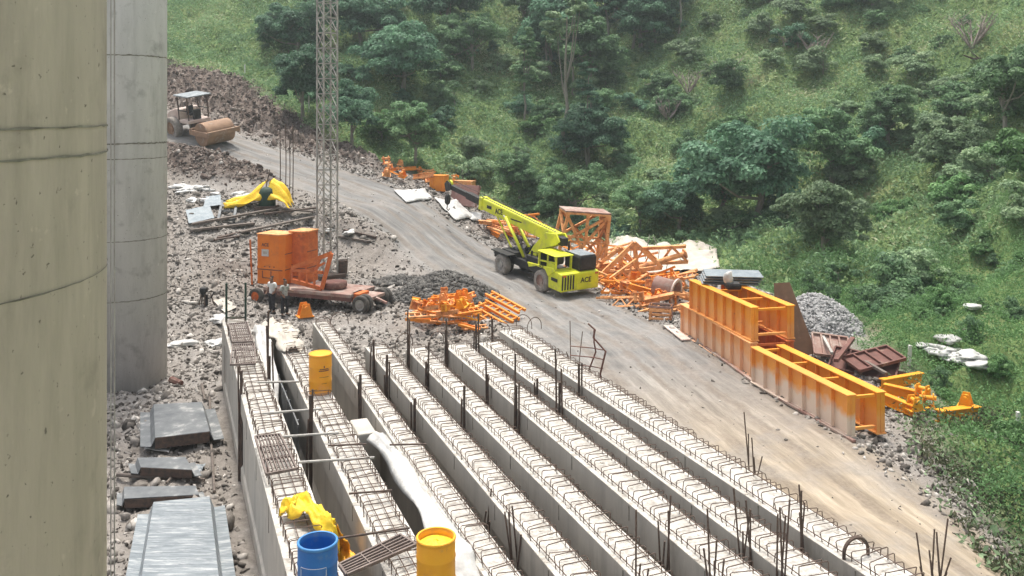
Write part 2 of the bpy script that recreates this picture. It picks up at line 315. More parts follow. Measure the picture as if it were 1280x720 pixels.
def base_z(x, y):
    x = np.clip(np.atleast_1d(x), -110, 110) / S; y = np.clip(np.atleast_1d(y), -40, 180) / S
    q = np.stack([x, y], -1); out = np.empty(len(q))
    for i in range(0, len(q), 20000):
        s_ = q[i:i + 20000]; out[i:i + 20000] = phi(((s_[:, None] - P[None]) ** 2).sum(-1)) @ wts[:n_] + wts[n_] + s_ @ wts[n_ + 1:]
    return out
ROAD = np.array([(14, -20), (10.5, 6), (7.9, 18), (6.3, 24.4), (4.2, 35.3), (.7, 46.5), (-4.6, 54), (-10, 58), (-16.4, 62.3), (-22.8, 65), (-36, 71), (-60, 85)], float)
FOOT = np.array([(16, -60), (13.0, 6), (11.0, 18), (12.0, 23.5), (13.6, 28.5), (15.3, 37), (14.2, 43), (12.0, 51.0), (6.5, 59.5), (0, 66), (-3, 70), (-10, 71), (-16, 75), (-24, 83), (-36, 88), (-60, 100), (-160, 150)], float)
def polydist(x, y, poly):
    best = np.full(len(x), 1e9); side = np.zeros(len(x)); along = np.zeros(len(x)); acc = 0
    for a, b in zip(poly, poly[1:]):
        d = b - a; L_ = np.hypot(*d); t = np.clip(((x - a[0]) * d[0] + (y - a[1]) * d[1]) / L_ ** 2, 0, 1)
        ex = x - a[0] - t * d[0]; ey = y - a[1] - t * d[1]; r = np.hypot(ex, ey); cr = d[0] * (y - a[1]) - d[1] * (x - a[0])
        m_ = r < best; best = np.where(m_, r, best); side = np.where(m_, -np.sign(cr), side); along = np.where(m_, acc + t * L_, along); acc += L_
    return best * side, along        # positive to the right of the line
def sstep(a, b, x): t = np.clip((x - a) / (b - a), 0, 1); return t * t * (3 - 2 * t)
def axis(parts):
    v = []
    for a, b, s_ in parts: v += list(np.arange(a, b - 1e-6, s_))
    return np.array(v + [parts[-1][1]])
gx = axis([(-600, -120, 60), (-120, -60, 4), (-60, -32, 1.0), (-32, 24, 0.22), (24, 60, 0.6), (60, 120, 3), (120, 600, 60)])
gy = axis([(-400, -40, 60), (-40, 8, 3), (8, 72, 0.22), (72, 115, 0.5), (115, 180, 2.5), (180, 600, 60)])
NX, NY = len(gx), len(gy); XX, YY = np.meshgrid(gx, gy); X = XX.ravel(); Y = YY.ravel()
Zb = base_z(X, Y); rd, rs = polydist(X, Y, ROAD); fd, _ = polydist(X, Y, FOOT)
def fb(i, sc, oct=4, off=0): return noise.fractal(Vector((X[i] * sc + off, Y[i] * sc, off * 1.7)), 0.9, 2.1, oct)
near = (np.abs(X) < 125) & (Y > -45) & (Y < 185)
n1 = np.zeros(len(X)); n2 = np.zeros(len(X)); n3 = np.zeros(len(X))
for i in np.nonzero(near)[0]:
    n1[i] = fb(i, 0.16, 3); n2[i] = fb(i, 0.9, 3, 11.3)
fine = near & (X > -33) & (X < 25) & (Y > 8) & (Y < 90)
for i in np.nonzero(fine)[0]: n3[i] = noise.fractal(Vector((X[i] * 2.6, Y[i] * 2.6, 4.4)), 0.8, 2.2, 3)
yard = sstep(1.2, -1.2, fd + n1 * 1.5 + n2 * .5)               # 1 on bare ground, 0 on the vegetated slope
roadw = sstep(4.1, 3.0, np.abs(rd) + n2 * 0.35) * sstep(-30, -10, Y) 
hillw = 1 - yard
bl = -3.6 - 0.39091 * (Y - 13.6); br = 6.4 - 0.39091 * (Y - 13.6)
beamzone = sstep(-.3, .2, X - bl) * sstep(.3, -.2, X - br) * sstep(31.5, 30, Y)
bedd = np.clip(1 - roadw, 0, 1) * (1 - beamzone)
ridge = lambda cx, cy, sx, sy, a, h: h * np.exp(-(((X - cx) * math.cos(a) + (Y - cy) * math.sin(a)) / sx) ** 2 - ((-(X - cx) * math.sin(a) + (Y - cy) * math.cos(a)) / sy) ** 2)
mound = (ridge(-22.0, 60.2, 8.0, 1.7, R(-24), 1.9) + ridge(-14.5, 45.5, 3.2, 2.0, .3, .6) + ridge(-17, 39, 3, 2, .8, .5)
         + ridge(-15, 33, 2.5, 2, .2, .35) + ridge(-9, 51.5, 3, 1.0, -.5, .5) + ridge(-3.2, 43.5, 2.2, 1.7, 0, .25)) * (1 - roadw)
bank = sstep(3.6, 6.5, rd) * sstep(20, 12, np.abs(X + 26)) * yard
z = Zb + mound + bank * (n2 * 1.1 + n3 * .35 + .5)
z += bedd * yard * (1 - bank) * (n2 * 0.16 + np.maximum(n3, -.3) * 0.13) * sstep(6, 12, Y)
z += hillw * (n1 * 1.5 + n2 * 0.35)
z += roadw * (n2 * 0.05 + n3 * .025)
z += beamzone * 0
gj = sstep(0.5, 1.8, -np.abs(np.abs(rd) - 1.2) + 1.8) * roadw * -0.03; z += gj
ZG = z.reshape(NY, NX)
def gz(x, y):
    i = int(np.clip(np.searchsorted(gx, x) - 1, 0, NX - 2)); j = int(np.clip(np.searchsorted(gy, y) - 1, 0, NY - 2))
    u = (x - gx[i]) / (gx[i + 1] - gx[i]); v = (y - gy[j]) / (gy[j + 1] - gy[j]); u = min(max(u, 0), 1); v = min(max(v, 0), 1)
    return float((1 - u) * (1 - v) * ZG[j, i] + u * (1 - v) * ZG[j, i + 1] + (1 - u) * v * ZG[j + 1, i] + u * v * ZG[j + 1, i + 1])
def hit(px, py, y0=8, y1=130):
    yy = y0
    while yy < y1:
        p = W(px, py, yy)
        if p.z < gz(p.x, p.y): return Vector((p.x, p.y, gz(p.x, p.y)))
        yy += 0.15
    return W(px, py, y1)
dk = np.clip(bank * 1.0 + sstep(.25, .9, mound), 0, 1)
# foot-line vertices keep a soft blend through vertex attributes of one terrain material
idx = np.arange(NX * NY).reshape(NY, NX)
quads = np.stack([idx[:-1, :-1], idx[:-1, 1:], idx[1:, 1:], idx[1:, :-1]], -1).reshape(-1, 4)
V = np.stack([X, Y, z], -1)
def terrain_mat():
    m = bpy.data.materials.new('terrain'); m.use_nodes = True; n = m.node_tree; L = n.links.new; b = n.nodes['Principled BSDF']
    b.inputs['Roughness'].default_value = 0.95; b.inputs['Specular IOR Level'].default_value = 0.15
    tc = n.nodes.new('ShaderNodeTexCoord')
    def attr(nm): a = n.nodes.new('ShaderNodeAttribute'); a.attribute_name = nm; return a.outputs['Fac']
    def nz(sc, vec=None, det=8, ro=0.65): t = n.nodes.new('ShaderNodeTexNoise'); t.inputs['Scale'].default_value = sc; t.inputs['Detail'].default_value = det; t.inputs['Roughness'].default_value = ro; L(vec or tc.outputs['Object'], t.inputs['Vector']); return t.outputs['Fac']
    def ramp(src, *st):
        c = n.nodes.new('ShaderNodeValToRGB'); e = c.color_ramp.elements
        e[0].position, e[0].color = st[0][0], (*st[0][1], 1); e[1].position, e[1].color = st[-1][0], (*st[-1][1], 1)
        for p, col in st[1:-1]: k = e.new(p); k.color = (*col, 1)
        L(src, c.inputs[0]); return c.outputs[0]
    def mix(f, a, b_): x = n.nodes.new('ShaderNodeMixRGB'); L(f, x.inputs[0]); L(a, x.inputs[1]); L(b_, x.inputs[2]); return x.outputs[0]
    rub = ramp(nz(3.2, det=10, ro=.85), (.36, (.07, .062, .055)), (.46, (.19, .172, .155)), (.56, (.30, .275, .25)), (.68, (.47, .44, .40)))
    rub2 = ramp(nz(0.22), (.42, (.24, .215, .19)), (.6, (.30, .285, .27)))
    rub = mix(nz(5.0), rub, rub2)
    bk = ramp(nz(1.6, det=10, ro=.8), (.36, (.06, .045, .04)), (.5, (.145, .115, .098)), (.66, (.28, .24, .21)))
    rubb = mix(attr('dark'), rub, bk)
    cmb = n.nodes.new('ShaderNodeCombineXYZ'); 
    ml = n.nodes.new('ShaderNodeMath'); ml.operation = 'MULTIPLY'; ml.inputs[1].default_value = 0.07; L(attr('along'), ml.inputs[0])
    L(attr('across'), cmb.inputs[0]); L(ml.outputs[0], cmb.inputs[1])
    stre = nz(1.9, cmb.outputs[0], 9, .82)
    r1 = ramp(stre, (.34, (.115, .114, .112)), (.5, (.195, .192, .186)), (.66, (.31, .303, .29)))
    r2 = ramp(stre, (.34, (.19, .155, .115)), (.5, (.32, .265, .20)), (.66, (.48, .41, .32)))
    rr = mix(ramp(attr('sandy'), (0, (0, 0, 0)), (1, (1, 1, 1))), r1, r2)
    ab = n.nodes.new('ShaderNodeMath'); ab.operation = 'ABSOLUTE'; L(attr('across'), ab.inputs[0])
    su = n.nodes.new('ShaderNodeMath'); su.operation = 'MULTIPLY_ADD'; su.inputs[1].default_value = .9; L(nz(.8), su.inputs[0]); L(ab.outputs[0], su.inputs[2])
    sn = n.nodes.new('ShaderNodeMath'); sn.operation = 'SINE'; m2 = n.nodes.new('ShaderNodeMath'); m2.operation = 'MULTIPLY'; m2.inputs[1].default_value = 4.2; L(su.outputs[0], m2.inputs[0]); L(m2.outputs[0], sn.inputs[0])
    tk = ramp(sn.outputs[0], (.35, (0, 0, 0)), (.95, (.55, .55, .55)))
    brn = ramp(nz(9), (.4, (.13, .105, .085)), (.6, (.21, .175, .14)))
    rr = mix(tk, rr, brn)
    rr = mix(ramp(nz(.55, det=10), (.46, (0, 0, 0)), (.62, (.6, .6, .6))), rr, rub)
    g1 = ramp(nz(0.35, det=10), (.35, (.08, .14, .05)), (.5, (.15, .22, .08)), (.62, (.22, .26, .11)), (.72, (.27, .25, .16)))
    out = mix(attr('hill'), rubb, g1); out = mix(attr('roadw'), out, rr)
    L(out, b.inputs['Base Color'])
    bp = n.nodes.new('ShaderNodeBump'); bp.inputs['Strength'].default_value = 0.8; bp.inputs['Distance'].default_value = 0.06
    vo = nz(7, det=6, ro=.8); mi = n.nodes.new('ShaderNodeMath'); mi.operation = 'MULTIPLY'
    iv = n.nodes.new('ShaderNodeMath'); iv.operation = 'MULTIPLY_ADD'; iv.inputs[1].default_value = -0.75; iv.inputs[2].default_value = 1; L(attr('roadw'), iv.inputs[0])
    L(vo, mi.inputs[0]); L(iv.outputs[0], mi.inputs[1]); L(mi.outputs[0], bp.inputs['Height']); L(bp.outputs[0], b.inputs['Normal'])
    return m
TM = terrain_mat()
sandy = sstep(36, 22, Y + X * .2)
fr = roadw[quads].mean(1); fh = hillw[quads].mean(1)
cls = np.where(fr > 0.5, 1, np.where(fh > 0.5, 2, 0))
for k, nm in ((0, 'ground'), (1, 'road'), (2, 'hillside')):
    q = quads[cls == k]; used = np.unique(q); remap = np.zeros(len(X), int); remap[used] = np.arange(len(used))
    me = build_np(nm, V[used], remap[q], TM, {'hill': hillw[used], 'roadw': roadw[used], 'dark': dk[used], 'across': rd[used], 'along': rs[used], 'sandy': sandy[used]}, smooth=True)
    o = bpy.data.objects.new(nm, me); C.objects.link(o); tag(o, {'ground': 'grey broken stone ground of the construction yard', 'road': 'dusty grey dirt haul road curving uphill', 'hillside': 'green overgrown hillside behind the road'}[nm], None, kind='structure')

# ------------------------------------------------------------------ rubble (uncountable)
def rocks(pts, sizes, name, m):
    ico = bmesh.new(); bmesh.ops.create_icosphere(ico, subdivisions=1, radius=1); bv = np.array([v.co[:] for v in ico.verts]); bf = np.array([[v.index for v in f.verts] for f in ico.faces]); ico.free()
    nr = len(pts); nvv = len(bv)
    jit = 1 + rng.normal(0, .34, (nr, nvv)); sc = sizes[:, None] * rng.uniform(.4, 1.6, (nr, 3))
    a = rng.uniform(0, 2 * PI, nr); b = rng.uniform(-.8, .8, nr)
    v = bv[None] * jit[..., None] * sc[:, None]
    ca, sa, cb, sb = np.cos(a)[:, None], np.sin(a)[:, None], np.cos(b)[:, None], np.sin(b)[:, None]
    y2 = v[..., 1] * cb - v[..., 2] * sb; z2 = v[..., 1] * sb + v[..., 2] * cb
    x3 = v[..., 0] * ca - y2 * sa; y3 = v[..., 0] * sa + y2 * ca
    v = np.stack([x3, y3, z2], -1) + pts[:, None]
    f = (bf[None] + (np.arange(nr) * nvv)[:, None, None]).reshape(-1, 3)
    me = build_np(name, v.reshape(-1, 3), f, m, {'rnd': np.repeat(rng.uniform(0, 1, nr), nvv)}); o = bpy.data.objects.new(name, me); C.objects.link(o); return o
def gzs(x, y):
    i = np.clip(np.searchsorted(gx, x) - 1, 0, NX - 2); j = np.clip(np.searchsorted(gy, y) - 1, 0, NY - 2)
    u = (x - gx[i]) / (gx[i + 1] - gx[i]); v = (y - gy[j]) / (gy[j + 1] - gy[j])
    return (1 - u) * (1 - v) * ZG[j, i] + u * (1 - v) * ZG[j, i + 1] + (1 - u) * v * ZG[j + 1, i] + u * v * ZG[j + 1, i + 1]
def sample_field(fld, x, y):
    i = np.clip(np.searchsorted(gx, x), 0, NX - 1); j = np.clip(np.searchsorted(gy, y), 0, NY - 1); return fld.reshape(NY, NX)[j, i]
def scatter(n, x0, x1, y0, y1, wfn):
    x = rng.uniform(x0, x1, n); y = rng.uniform(y0, y1, n); k = rng.uniform(0, 1, n) < wfn(x, y); return x[k], y[k]
smooth_ = np.clip(ridge(-6.5, 49, 4.5, 2.2, R(-40), 1.2) + ridge(-19, 56.5, 7, 1.2, R(-15), 1.1) + ridge(-5.5, 38.3, 4, 1.2, R(-12), 1.0), 0, 1)
wr = lambda x, y: sample_field(yard * (1 - roadw) * (1 - beamzone) * (1 - smooth_ * .93), x, y) * (1 - sample_field(dk, x, y) * .6)
x, y = scatter(150000, -30, 13, 12, 68, wr); s_ = np.clip(rng.lognormal(-3.4, .55, len(x)), .018, .18)
tag(rocks(np.stack([x, y, gzs(x, y) + s_ * .15], -1), s_, 'rubble', 'stone'), 'grey broken stones strewn over the bare yard', 'rubble', kind='stuff')
x, y = scatter(80000, -40, -4, 56, 86, lambda x, y: sample_field(dk, x, y)); s_ = np.clip(rng.lognormal(-3.15, .6, len(x)), .03, .32)
tag(rocks(np.stack([x, y, gzs(x, y) + s_ * .1], -1), s_, 'earth_clods', M['clod']), 'brown earth clods tumbled down the road bank', 'earth', kind='stuff')
x, y = scatter(9000, -30, 12, 10, 70, lambda x, y: sample_field(roadw, x, y) * .35); s_ = np.clip(rng.lognormal(-3.9, .5, len(x)), .012, .07)
tag(rocks(np.stack([x, y, gzs(x, y) + s_ * .2], -1), s_, 'loose_stones', 'stone'), 'small loose stones on the haul road', 'stones', kind='stuff')
# verge stones along both road edges
x, y = scatter(16000, -12, 14, 12, 66, lambda x, y: sample_field((np.abs(np.abs(rd) - 4.0) < 1.0) * 1.0, x, y) * .8 * (1 - sample_field(beamzone, x, y))); s_ = np.clip(rng.lognormal(-3.0, .5, len(x)), .02, .25)
tag(rocks(np.stack([x, y, gzs(x, y) + s_ * .2], -1), s_, 'verge_stones', 'stone'), 'small stones spilled along the road verges', 'stones', kind='stuff')

# ------------------------------------------------------------------ vegetation
def cards(cent, nrm, size, asp=.55):
    n = len(cent); nrm = nrm / np.linalg.norm(nrm, axis=1, keepdims=True)
    r = rng.normal(size=(n, 3)); t = np.cross(nrm, r); t /= np.linalg.norm(t, axis=1, keepdims=True) + 1e-9; b = np.cross(nrm, t)
    s_ = size[:, None]; t = t * s_; b = b * s_ * asp
    bend = nrm * s_ * rng.uniform(-.3, .3, (n, 1))
    v = np.stack([cent - t, cent - b * 1.0 + bend * .5, cent + t, cent + b + bend * .5], 1)
    f = np.arange(n * 4).reshape(n, 4)
    return v.reshape(-1, 3), f
def crown_mesh(name, m, rx, ry, rz, zc, clumps, leaves, lsize, flat=0.7, seed=0, hollow=.35, lobes=None):
    g = np.random.default_rng(seed)
    nl = 6 if lobes is None else lobes      # uneven crown: a few lobes of unequal size
    la = g.uniform(0, 2 * PI, nl); lr = g.uniform(.15, .75, nl); lc = np.stack([np.cos(la) * lr * rx, np.sin(la) * lr * ry, g.uniform(-.35, .65, nl) * rz], -1); ls = g.uniform(.32, .72, nl)
    li = g.choice(nl, clumps, p=ls ** 2 / (ls ** 2).sum())
    d = g.normal(size=(clumps, 3)); d /= np.linalg.norm(d, axis=1, keepdims=True); d[:, 2] = np.where(d[:, 2] < -.6, -d[:, 2] * .5, d[:, 2])
    rad = g.uniform(hollow, 1.05, clumps) ** .6; cc = lc[li] + d * (rad * ls[li])[:, None] * np.array([rx, ry, rz])
    cr = g.uniform(.10, .30, clumps) * (rx + ry) / 2
    cc[:, 2] = np.maximum(cc[:, 2], -zc + cr * .5)
    k = g.integers(0, clumps, leaves); ld = g.normal(size=(leaves, 3)); ld /= np.linalg.norm(ld, axis=1, keepdims=True); ld[:, 2] = np.where(ld[:, 2] < -.3, -ld[:, 2], ld[:, 2])
    cp = cc[k] + ld * (cr[k] * g.uniform(.65, 1.12, leaves))[:, None] * np.array([1, 1, flat]); cp[:, 2] += zc
    cp[:, 2] = np.maximum(cp[:, 2], .02)
    nn = ld + g.normal(0, .45, (leaves, 3)) + np.array([0, 0, .35])
    v, f = cards(cp, nn, lsize * g.uniform(.6, 1.4, leaves))
    tone = np.clip(g.normal(.45, .18, leaves) + g.normal(0, .17, clumps)[k], 0, 1)
    return build_np(name, v, f, m, {'rnd': np.repeat(tone, 4)}), cc + np.array([0, 0, zc])
def trunk_mesh(name, h, r, limbs, m='bark', seed=0):
    g = random.Random(seed); mb = MB(); pts = [Vector((0, 0, -.3))]
    for i in range(6): pts.append(Vector((g.uniform(-.05, .05) * h * .5, g.uniform(-.05, .05) * h * .5, h * (i + 1) / 6)))
    mb.path(pts, [r * (1 - i / 9) for i in range(7)], 7)
    for l in limbs:
        k = g.randint(2, 5); a = pts[k]; b = Vector(l); mid = a.lerp(b, .5) + Vector((0, 0, -.08 * h)); mb.path([a, mid, b], [r * .45, r * .3, r * .12], 5)
    o = mb.build(name, m); me = o.data; bpy.data.objects.remove(o); return me
protos = {}
def proto(key, matn, rx, ry, rz, zc, cl, lv, ls, th, tr, seed, flat=.7):
    cm, cc = crown_mesh('crown', matn, rx, ry, rz, zc, cl, lv, ls, flat, seed)
    idx_ = list(range(0, len(cc), max(1, len(cc) // 7)))[:7]
    tm = trunk_mesh('trunk', th, tr, [tuple(cc[i]) for i in idx_], seed=seed); protos[key] = (cm, tm)
for k, (mn, sd_) in enumerate((('leaf_dark', 1), ('leaf_dark', 2), ('leaf_mid', 3), ('leaf_mid', 4), ('leaf_pale', 5), ('leaf_bright', 6))):
    proto('tree%d' % k, mn, 2.7, 2.7, 2.5, 2.1, 110, 26000, .095, 3.4, .16, sd_)
    proto('bush%d' % k, mn, 1.6, 1.5, 1.1, .45, 38, 8000, .075, .9, .05, sd_ + 20)
proto('feather', 'leaf_dark', 1.7, 1.6, 4.6, 5.6, 90, 24000, .10, 9.0, .13, 55, .5)
proto('feather2', 'leaf_mid', 1.6, 1.8, 4.2, 5.2, 90, 24000, .10, 8.5, .13, 56, .5)
proto('slender', 'leaf_pale', 1.8, 1.8, 2.8, 11.5, 36, 8000, .13, 12.3, .2, 77)
def plant(key, x, y, s, label, cat, name, group=None, sz=None, part2='trunk'):
    o = thing(name, label, cat, (x, y, gz(x, y) - .03), random.uniform(0, 6.28), group); o.scale = (s, s, sz or s)
    cm, tm = protos[key]
    a = bpy.data.objects.new('crown', cm); C.objects.link(a); a.parent = o
    b = bpy.data.objects.new(part2, tm); C.objects.link(b); b.parent = o
    return o
# trees told apart (px, py of foot, scale, kind, label)
TREES = [
 (505,120,1.75,'tree0','large dark rounded tree right of the lattice mast near the top'),
 (378,150,1.15,'tree1','dark bushy tree just left of the lattice mast'),
 (440,185,1.0,'tree1','dark low tree right behind the lattice mast above the road bend'),
 (372,75,1.35,'tree0','dark blue green tree left of the mast near the top edge'),
 (450,60,1.6,'tree0','dark tree at the top edge right beside the mast'),
 (560,50,1.6,'tree1','deep green tree at the top between the mast and the slender tree'),
 (520,205,0.95,'tree2','spreading green bush tree above the scrap heap at the road edge'),
 (590,90,1.2,'tree3','mid green rounded tree left of the slender tree'),
 (738,118,1.55,'tree2','broad mid green tree right beside the slender tall tree'),
 (735,205,1.2,'tree0','dark tree at the gully bottom under the broad tree'),
 (655,40,1.0,'tree3','small tree at the top left of the slender tree crown'),
 (950,285,1.75,'tree0','huge dark dense tree in the middle of the right slope'),
 (905,270,1.25,'tree1','dark tree hugging the left flank of the huge dense tree'),
 (1040,235,1.1,'tree2','rounded mid green tree right of the huge dense tree'),
 (850,290,0.9,'tree0','small dark tree at the foot of the slope behind the white sheet'),
 (688,95,1.7,'tree1','tall dark feathery tree wrapped around the slender trunk at the top centre'),
 (800,60,1.6,'tree0','dark tree low in the gully head at the top'),
 (770,25,1.9,'tree0','dark shaded tree at the head of the gully top centre'),
 (830,18,1.9,'tree1','dark tree right of the gully at the top edge'),
 (720,285,0.9,'tree3','green tree right behind the upright orange lattice section'),
 (650,262,0.85,'tree2','leafy tree on the slope right behind the crane boom'),
 (800,292,0.75,'tree3','leafy low tree behind the truss heap at the slope foot'),
 (1180,235,1.0,'tree4','pale wide crowned tree on the right slope'),
 (1110,190,0.95,'tree2','mid green tree high on the right slope left of the pale one'),
 (1030,330,0.95,'tree4','pale feathery tree right above the gravel pile'),
 (1255,175,1.1,'tree3','green tree at the right edge half way up'),
 (1090,20,1.2,'tree3','green tree at the top edge right of the centre'),
]
TREES += [(682,95,1.1,'feather','tall feathery dark tree just left of the slender trunk'), (716,120,1.15,'feather2','tall feathery tree just right of the slender trunk'), (757,70,1.3,'feather','tall dark tree at the gully head, first from the left'),
 (790,62,1.35,'feather','tall dark tree at the gully head, second from the left'), (820,55,1.3,'feather2','tall dark tree at the gully head, third from the left'), (848,42,1.2,'feather','tall dark tree at the gully head, fourth from the left'), (655,150,.9,'feather2','upright feathery tree below left of the slender trunk'), (735,210,.9,'feather','upright dark tree in the gully below the slender trunk'), (400,60,1.1,'feather','tall dark tree right behind the mast at the top')]
for (px, py, s, k, lab) in TREES:
    p = hit(px, py, 30); plant(k, p.x, p.y, s, lab, 'tree', 'hillside_tree')
p = hit(706, 195, 30); plant('slender', p.x, p.y, 1.0, 'tall slender tree with a bare trunk and small crown near the top centre', 'tree', 'slender_tree')
# bushes scattered on the slope, each a thing of its own
cnt = 0; used_ = []
KEEP = [tuple(hit(a_, b_, 25).xy) + (r_,) for a_, b_, r_ in ((760, 315, 2), (800, 318, 2.2), (845, 325, 2.2), (890, 330, 1.5), (1022, 408, 2.6), (1060, 460, 2.5), (1100, 480, 2), (1140, 500, 2), (1195, 520, 1.8), (1195, 450, 2), (1140, 450, 1), (1120, 600, 2), (1180, 640, 1.5), (1243, 610, 1.2), (1215, 390, .8))]
tries = 0
KL = {'0': 'dark', '1': 'dark', '2': 'mid green', '3': 'mid green', '4': 'pale green', '5': 'bright green'}
while cnt < 160 and tries < 9000:
    tries += 1
    x = random.uniform(-36, 46); y = random.uniform(14, 118)
    if sample_field(hillw, np.array([x]), np.array([y]))[0] < .9: continue
    px = 640 + F * x / y; zz = gz(x, y); py = HY - F * (zz - CAMZ) / y
    if px < 200 or px > 1300 or py < -30 or py > 730: continue
    v = noise.fractal(Vector((x * .07, y * .07, 3.3)), .9, 2, 3)
    dense = 600 < px < 1080 and 170 < py < 330
    if not dense and y > 45 and random.random() < .45: continue
    grassy = (px < 345 and py < 130) or (y > 60 and v < -.12 and px > 780)
    if grassy and random.random() < .82: continue
    s = random.uniform(.6, 1.7) * (0.6 if y < 40 else 1)
    if sample_field(fd, np.array([x]), np.array([y]))[0] < 1.3 + .9 * s: continue
    if any((x - a) ** 2 + (y - b) ** 2 < (c + 1.3 * s) ** 2 for a, b, c in KEEP): continue
    if any((x - a) ** 2 + (y - b) ** 2 < (1.0 * (s + c)) ** 2 for a, b, c in used_): continue
    dark = .8 if (px < 600 and px > 340 and py < 170) else (.5 if (640 < px < 860 and py < 320) else .12)
    if y < 42: k = random.choice('3552')
    elif random.random() < dark * .75: k = random.choice('01123')
    elif px < 400: k = random.choice('545')
    else: k = random.choice('23444' if v > 0 else '24453')
    used_.append((x, y, s)); cnt += 1
    hx_ = 'left end' if px < 420 else 'stretch behind the crane boom' if px < 640 else 'gully' if px < 830 else 'slope around the huge dense tree' if px < 1060 else 'right slope'
    vy_ = 'top' if py < 90 else 'upper part' if py < 180 else 'middle' if py < 280 else 'foot'
    if px > 830 and py > 400: hx_, vy_ = 'near slope beside the haul road', 'low part'
    sz_ = 'small' if s < .95 else 'big' if s > 1.35 else 'medium'
    plant('bush' + k, x, y, s, f'{sz_} {KL[k]} bush at the {vy_} of the {hx_}', 'bush', 'hillside_bush', f'{sz_} {KL[k]} bushes, {vy_} of the {hx_}', s * random.uniform(.8, 1.15), 'stem')
random.seed(31); nb_ = 0
while nb_ < 46:
    x = random.uniform(12, 27); y = random.uniform(16, 46)
    if sample_field(fd, np.array([x]), np.array([y]))[0] < .8 or x / y > .62 or any((x - a) ** 2 + (y - b) ** 2 < (c * .7) ** 2 for a, b, c in KEEP): continue
    s = random.uniform(.22, .55); k = random.choice('355232'); py = HY - F * (gz(x, y) - CAMZ) / y
    vy_ = 'right of the gravel pile' if y > 38 else 'behind the pale sacks' if y > 32 else 'between the sacks and the yellow scrap' if y > 27 else 'right of the yellow scrap' if y > 22 else 'at the lower right corner'
    plant('bush' + k, x, y, s, f'small {KL[k]} weed bush {vy_}', 'bush', 'weed_bush', f'small {KL[k]} weed bushes {vy_}', s * random.uniform(.9, 1.5), 'stem'); nb_ += 1
# undergrowth
def und(n, x0, x1, y0, y1, wf, sz, name, label, m, hgt=.35, up=.5, hf=None):
    x, y = scatter(n, x0, x1, y0, y1, wf); c = np.stack([x, y, gzs(x, y) + rng.uniform(0, 1, len(x)) * (hgt if hf is None else hf(x, y))], -1)
    nn = rng.normal(size=(len(x), 3)) + np.array([0, -.25, up]); v, f = cards(c, nn, sz * rng.uniform(.5, 1.5, len(x)), .4)
    xs = np.clip(np.array([noise.noise(Vector((a * .18, b * .18, 7))) for a, b in zip(x, y)]) * .55 + .48 + rng.normal(0, .16, len(x)), 0, 1)
    me = build_np(name, v, f, m, {'rnd': np.repeat(xs, 4)}); o = bpy.data.objects.new(name, me); C.objects.link(o)
    return tag(o, label, 'plants', kind='stuff')
def hw(x, y):
    m_ = sample_field(hillw, x, y) * ((x / y < .64) & (x / y > -.42))
    for a, b, c in KEEP[:4]: m_ = m_ * (np.hypot(x - a, y - b) > c)
    return m_
und(210000, -42, 55, 45, 120, hw, .17, 'grass', 'mixed grass and weeds covering the hillside', 'grassblade', .3)
def scrubh(x, y): return np.array([max(0, noise.fractal(Vector((a * .38, b * .38, 9.1)), .9, 2.1, 4) + .25) for a, b in zip(x, y)]) * 1.9
und(420000, -42, 55, 45, 120, hw, .12, 'scrub', 'soft low scrub merging over the hillside', 'leaf_scrub', .3, .6, scrubh)
und(330000, 9, 28, 12, 50, hw, .05, 'ground_cover', 'bright low leafy plants on the near slope right of the road', 'leaf_bright', .3, .6, lambda x, y: .10 + .75 * scrubh(x * 1.6, y * 1.6))
hz2 = lambda x, y: ((sample_field(fd, x, y) > -.9) & (sample_field(fd, x, y) < 4.5) & (y < 28)) * np.clip(np.sin(x * 1.7 + y * .8) * .5 + .6, .15, 1)
und(70000, 9, 20, 12, 31, hz2, .055, 'dead_grass', 'dry brown grass and dark weeds on the verge below the yellow scrap', 'drygrass', .3, .4, lambda x, y: .1 + .5 * scrubh(x * 2, y * 2))
und(2600, 9, 14, 12, 40, lambda x, y: (sample_field(fd, x, y) > -1.2) * 1.0, .09, 'weeds', 'pale weeds sprouting along the verge', 'leaf_pale', .3)
# bare shrubs
def bare(px, py, s, lab, m='twig'):
    p = hit(px, py, 30); mb = MB(); g = random.Random(px)
    for i in range(16):
        a = g.uniform(0, 6.28); l = g.uniform(.7, 1.5) * s; q = Vector((math.cos(a) * l * .7, math.sin(a) * l * .7, l)); mid = q * .5 + Vector((g.uniform(-.2, .2), g.uniform(-.2, .2), -.1))
        mb.path([(0, 0, -.1), mid, q], [.04 * s, .03 * s, .012 * s], 5)
        for j in range(3):
            q2 = mid.lerp(q, g.random()) ; mb.path([q2, q2 + Vector((g.uniform(-.4, .4), g.uniform(-.4, .4), g.uniform(.2, .5))) * s], [.02 * s, .008 * s], 4)
    o = mb.build('bare_shrub', m); o.location = p; tag(o, lab, 'shrub')
bare(860, 118, 1.6, 'leafless grey shrub on the slope above the huge dark tree')
bare(835, 150, 1.3, 'leafless grey shrub just below another one above the dark tree')
bare(1020, 75, 1.7, 'leafless pale shrub high on the right slope')
bare(905, 105, 1.5, 'leafless grey shrub right of the pair above the dark tree')
bare(985, 60, 1.2, 'small leafless grey shrub left of the pale leafless one high on the right slope')
bare(1215, 62, 2.0, 'leafless dark shrub with a fallen branch at the upper right')
p = hit(1222, 78, 30); mb = MB(); mb.path([(-1.2, 0, .5), (-.3, .1, .2), (.6, 0, .25), (1.8, .1, .55)], [.05, .1, .09, .03], 6); mb.path([(.1, 0, .22), (-.5, .3, .9)], [.06, .02], 5)
o = mb.build('fallen_branch', 'darkbar'); o.location = p; tag(o, 'dark fallen branch lying below the leafless shrub upper right', 'branch')

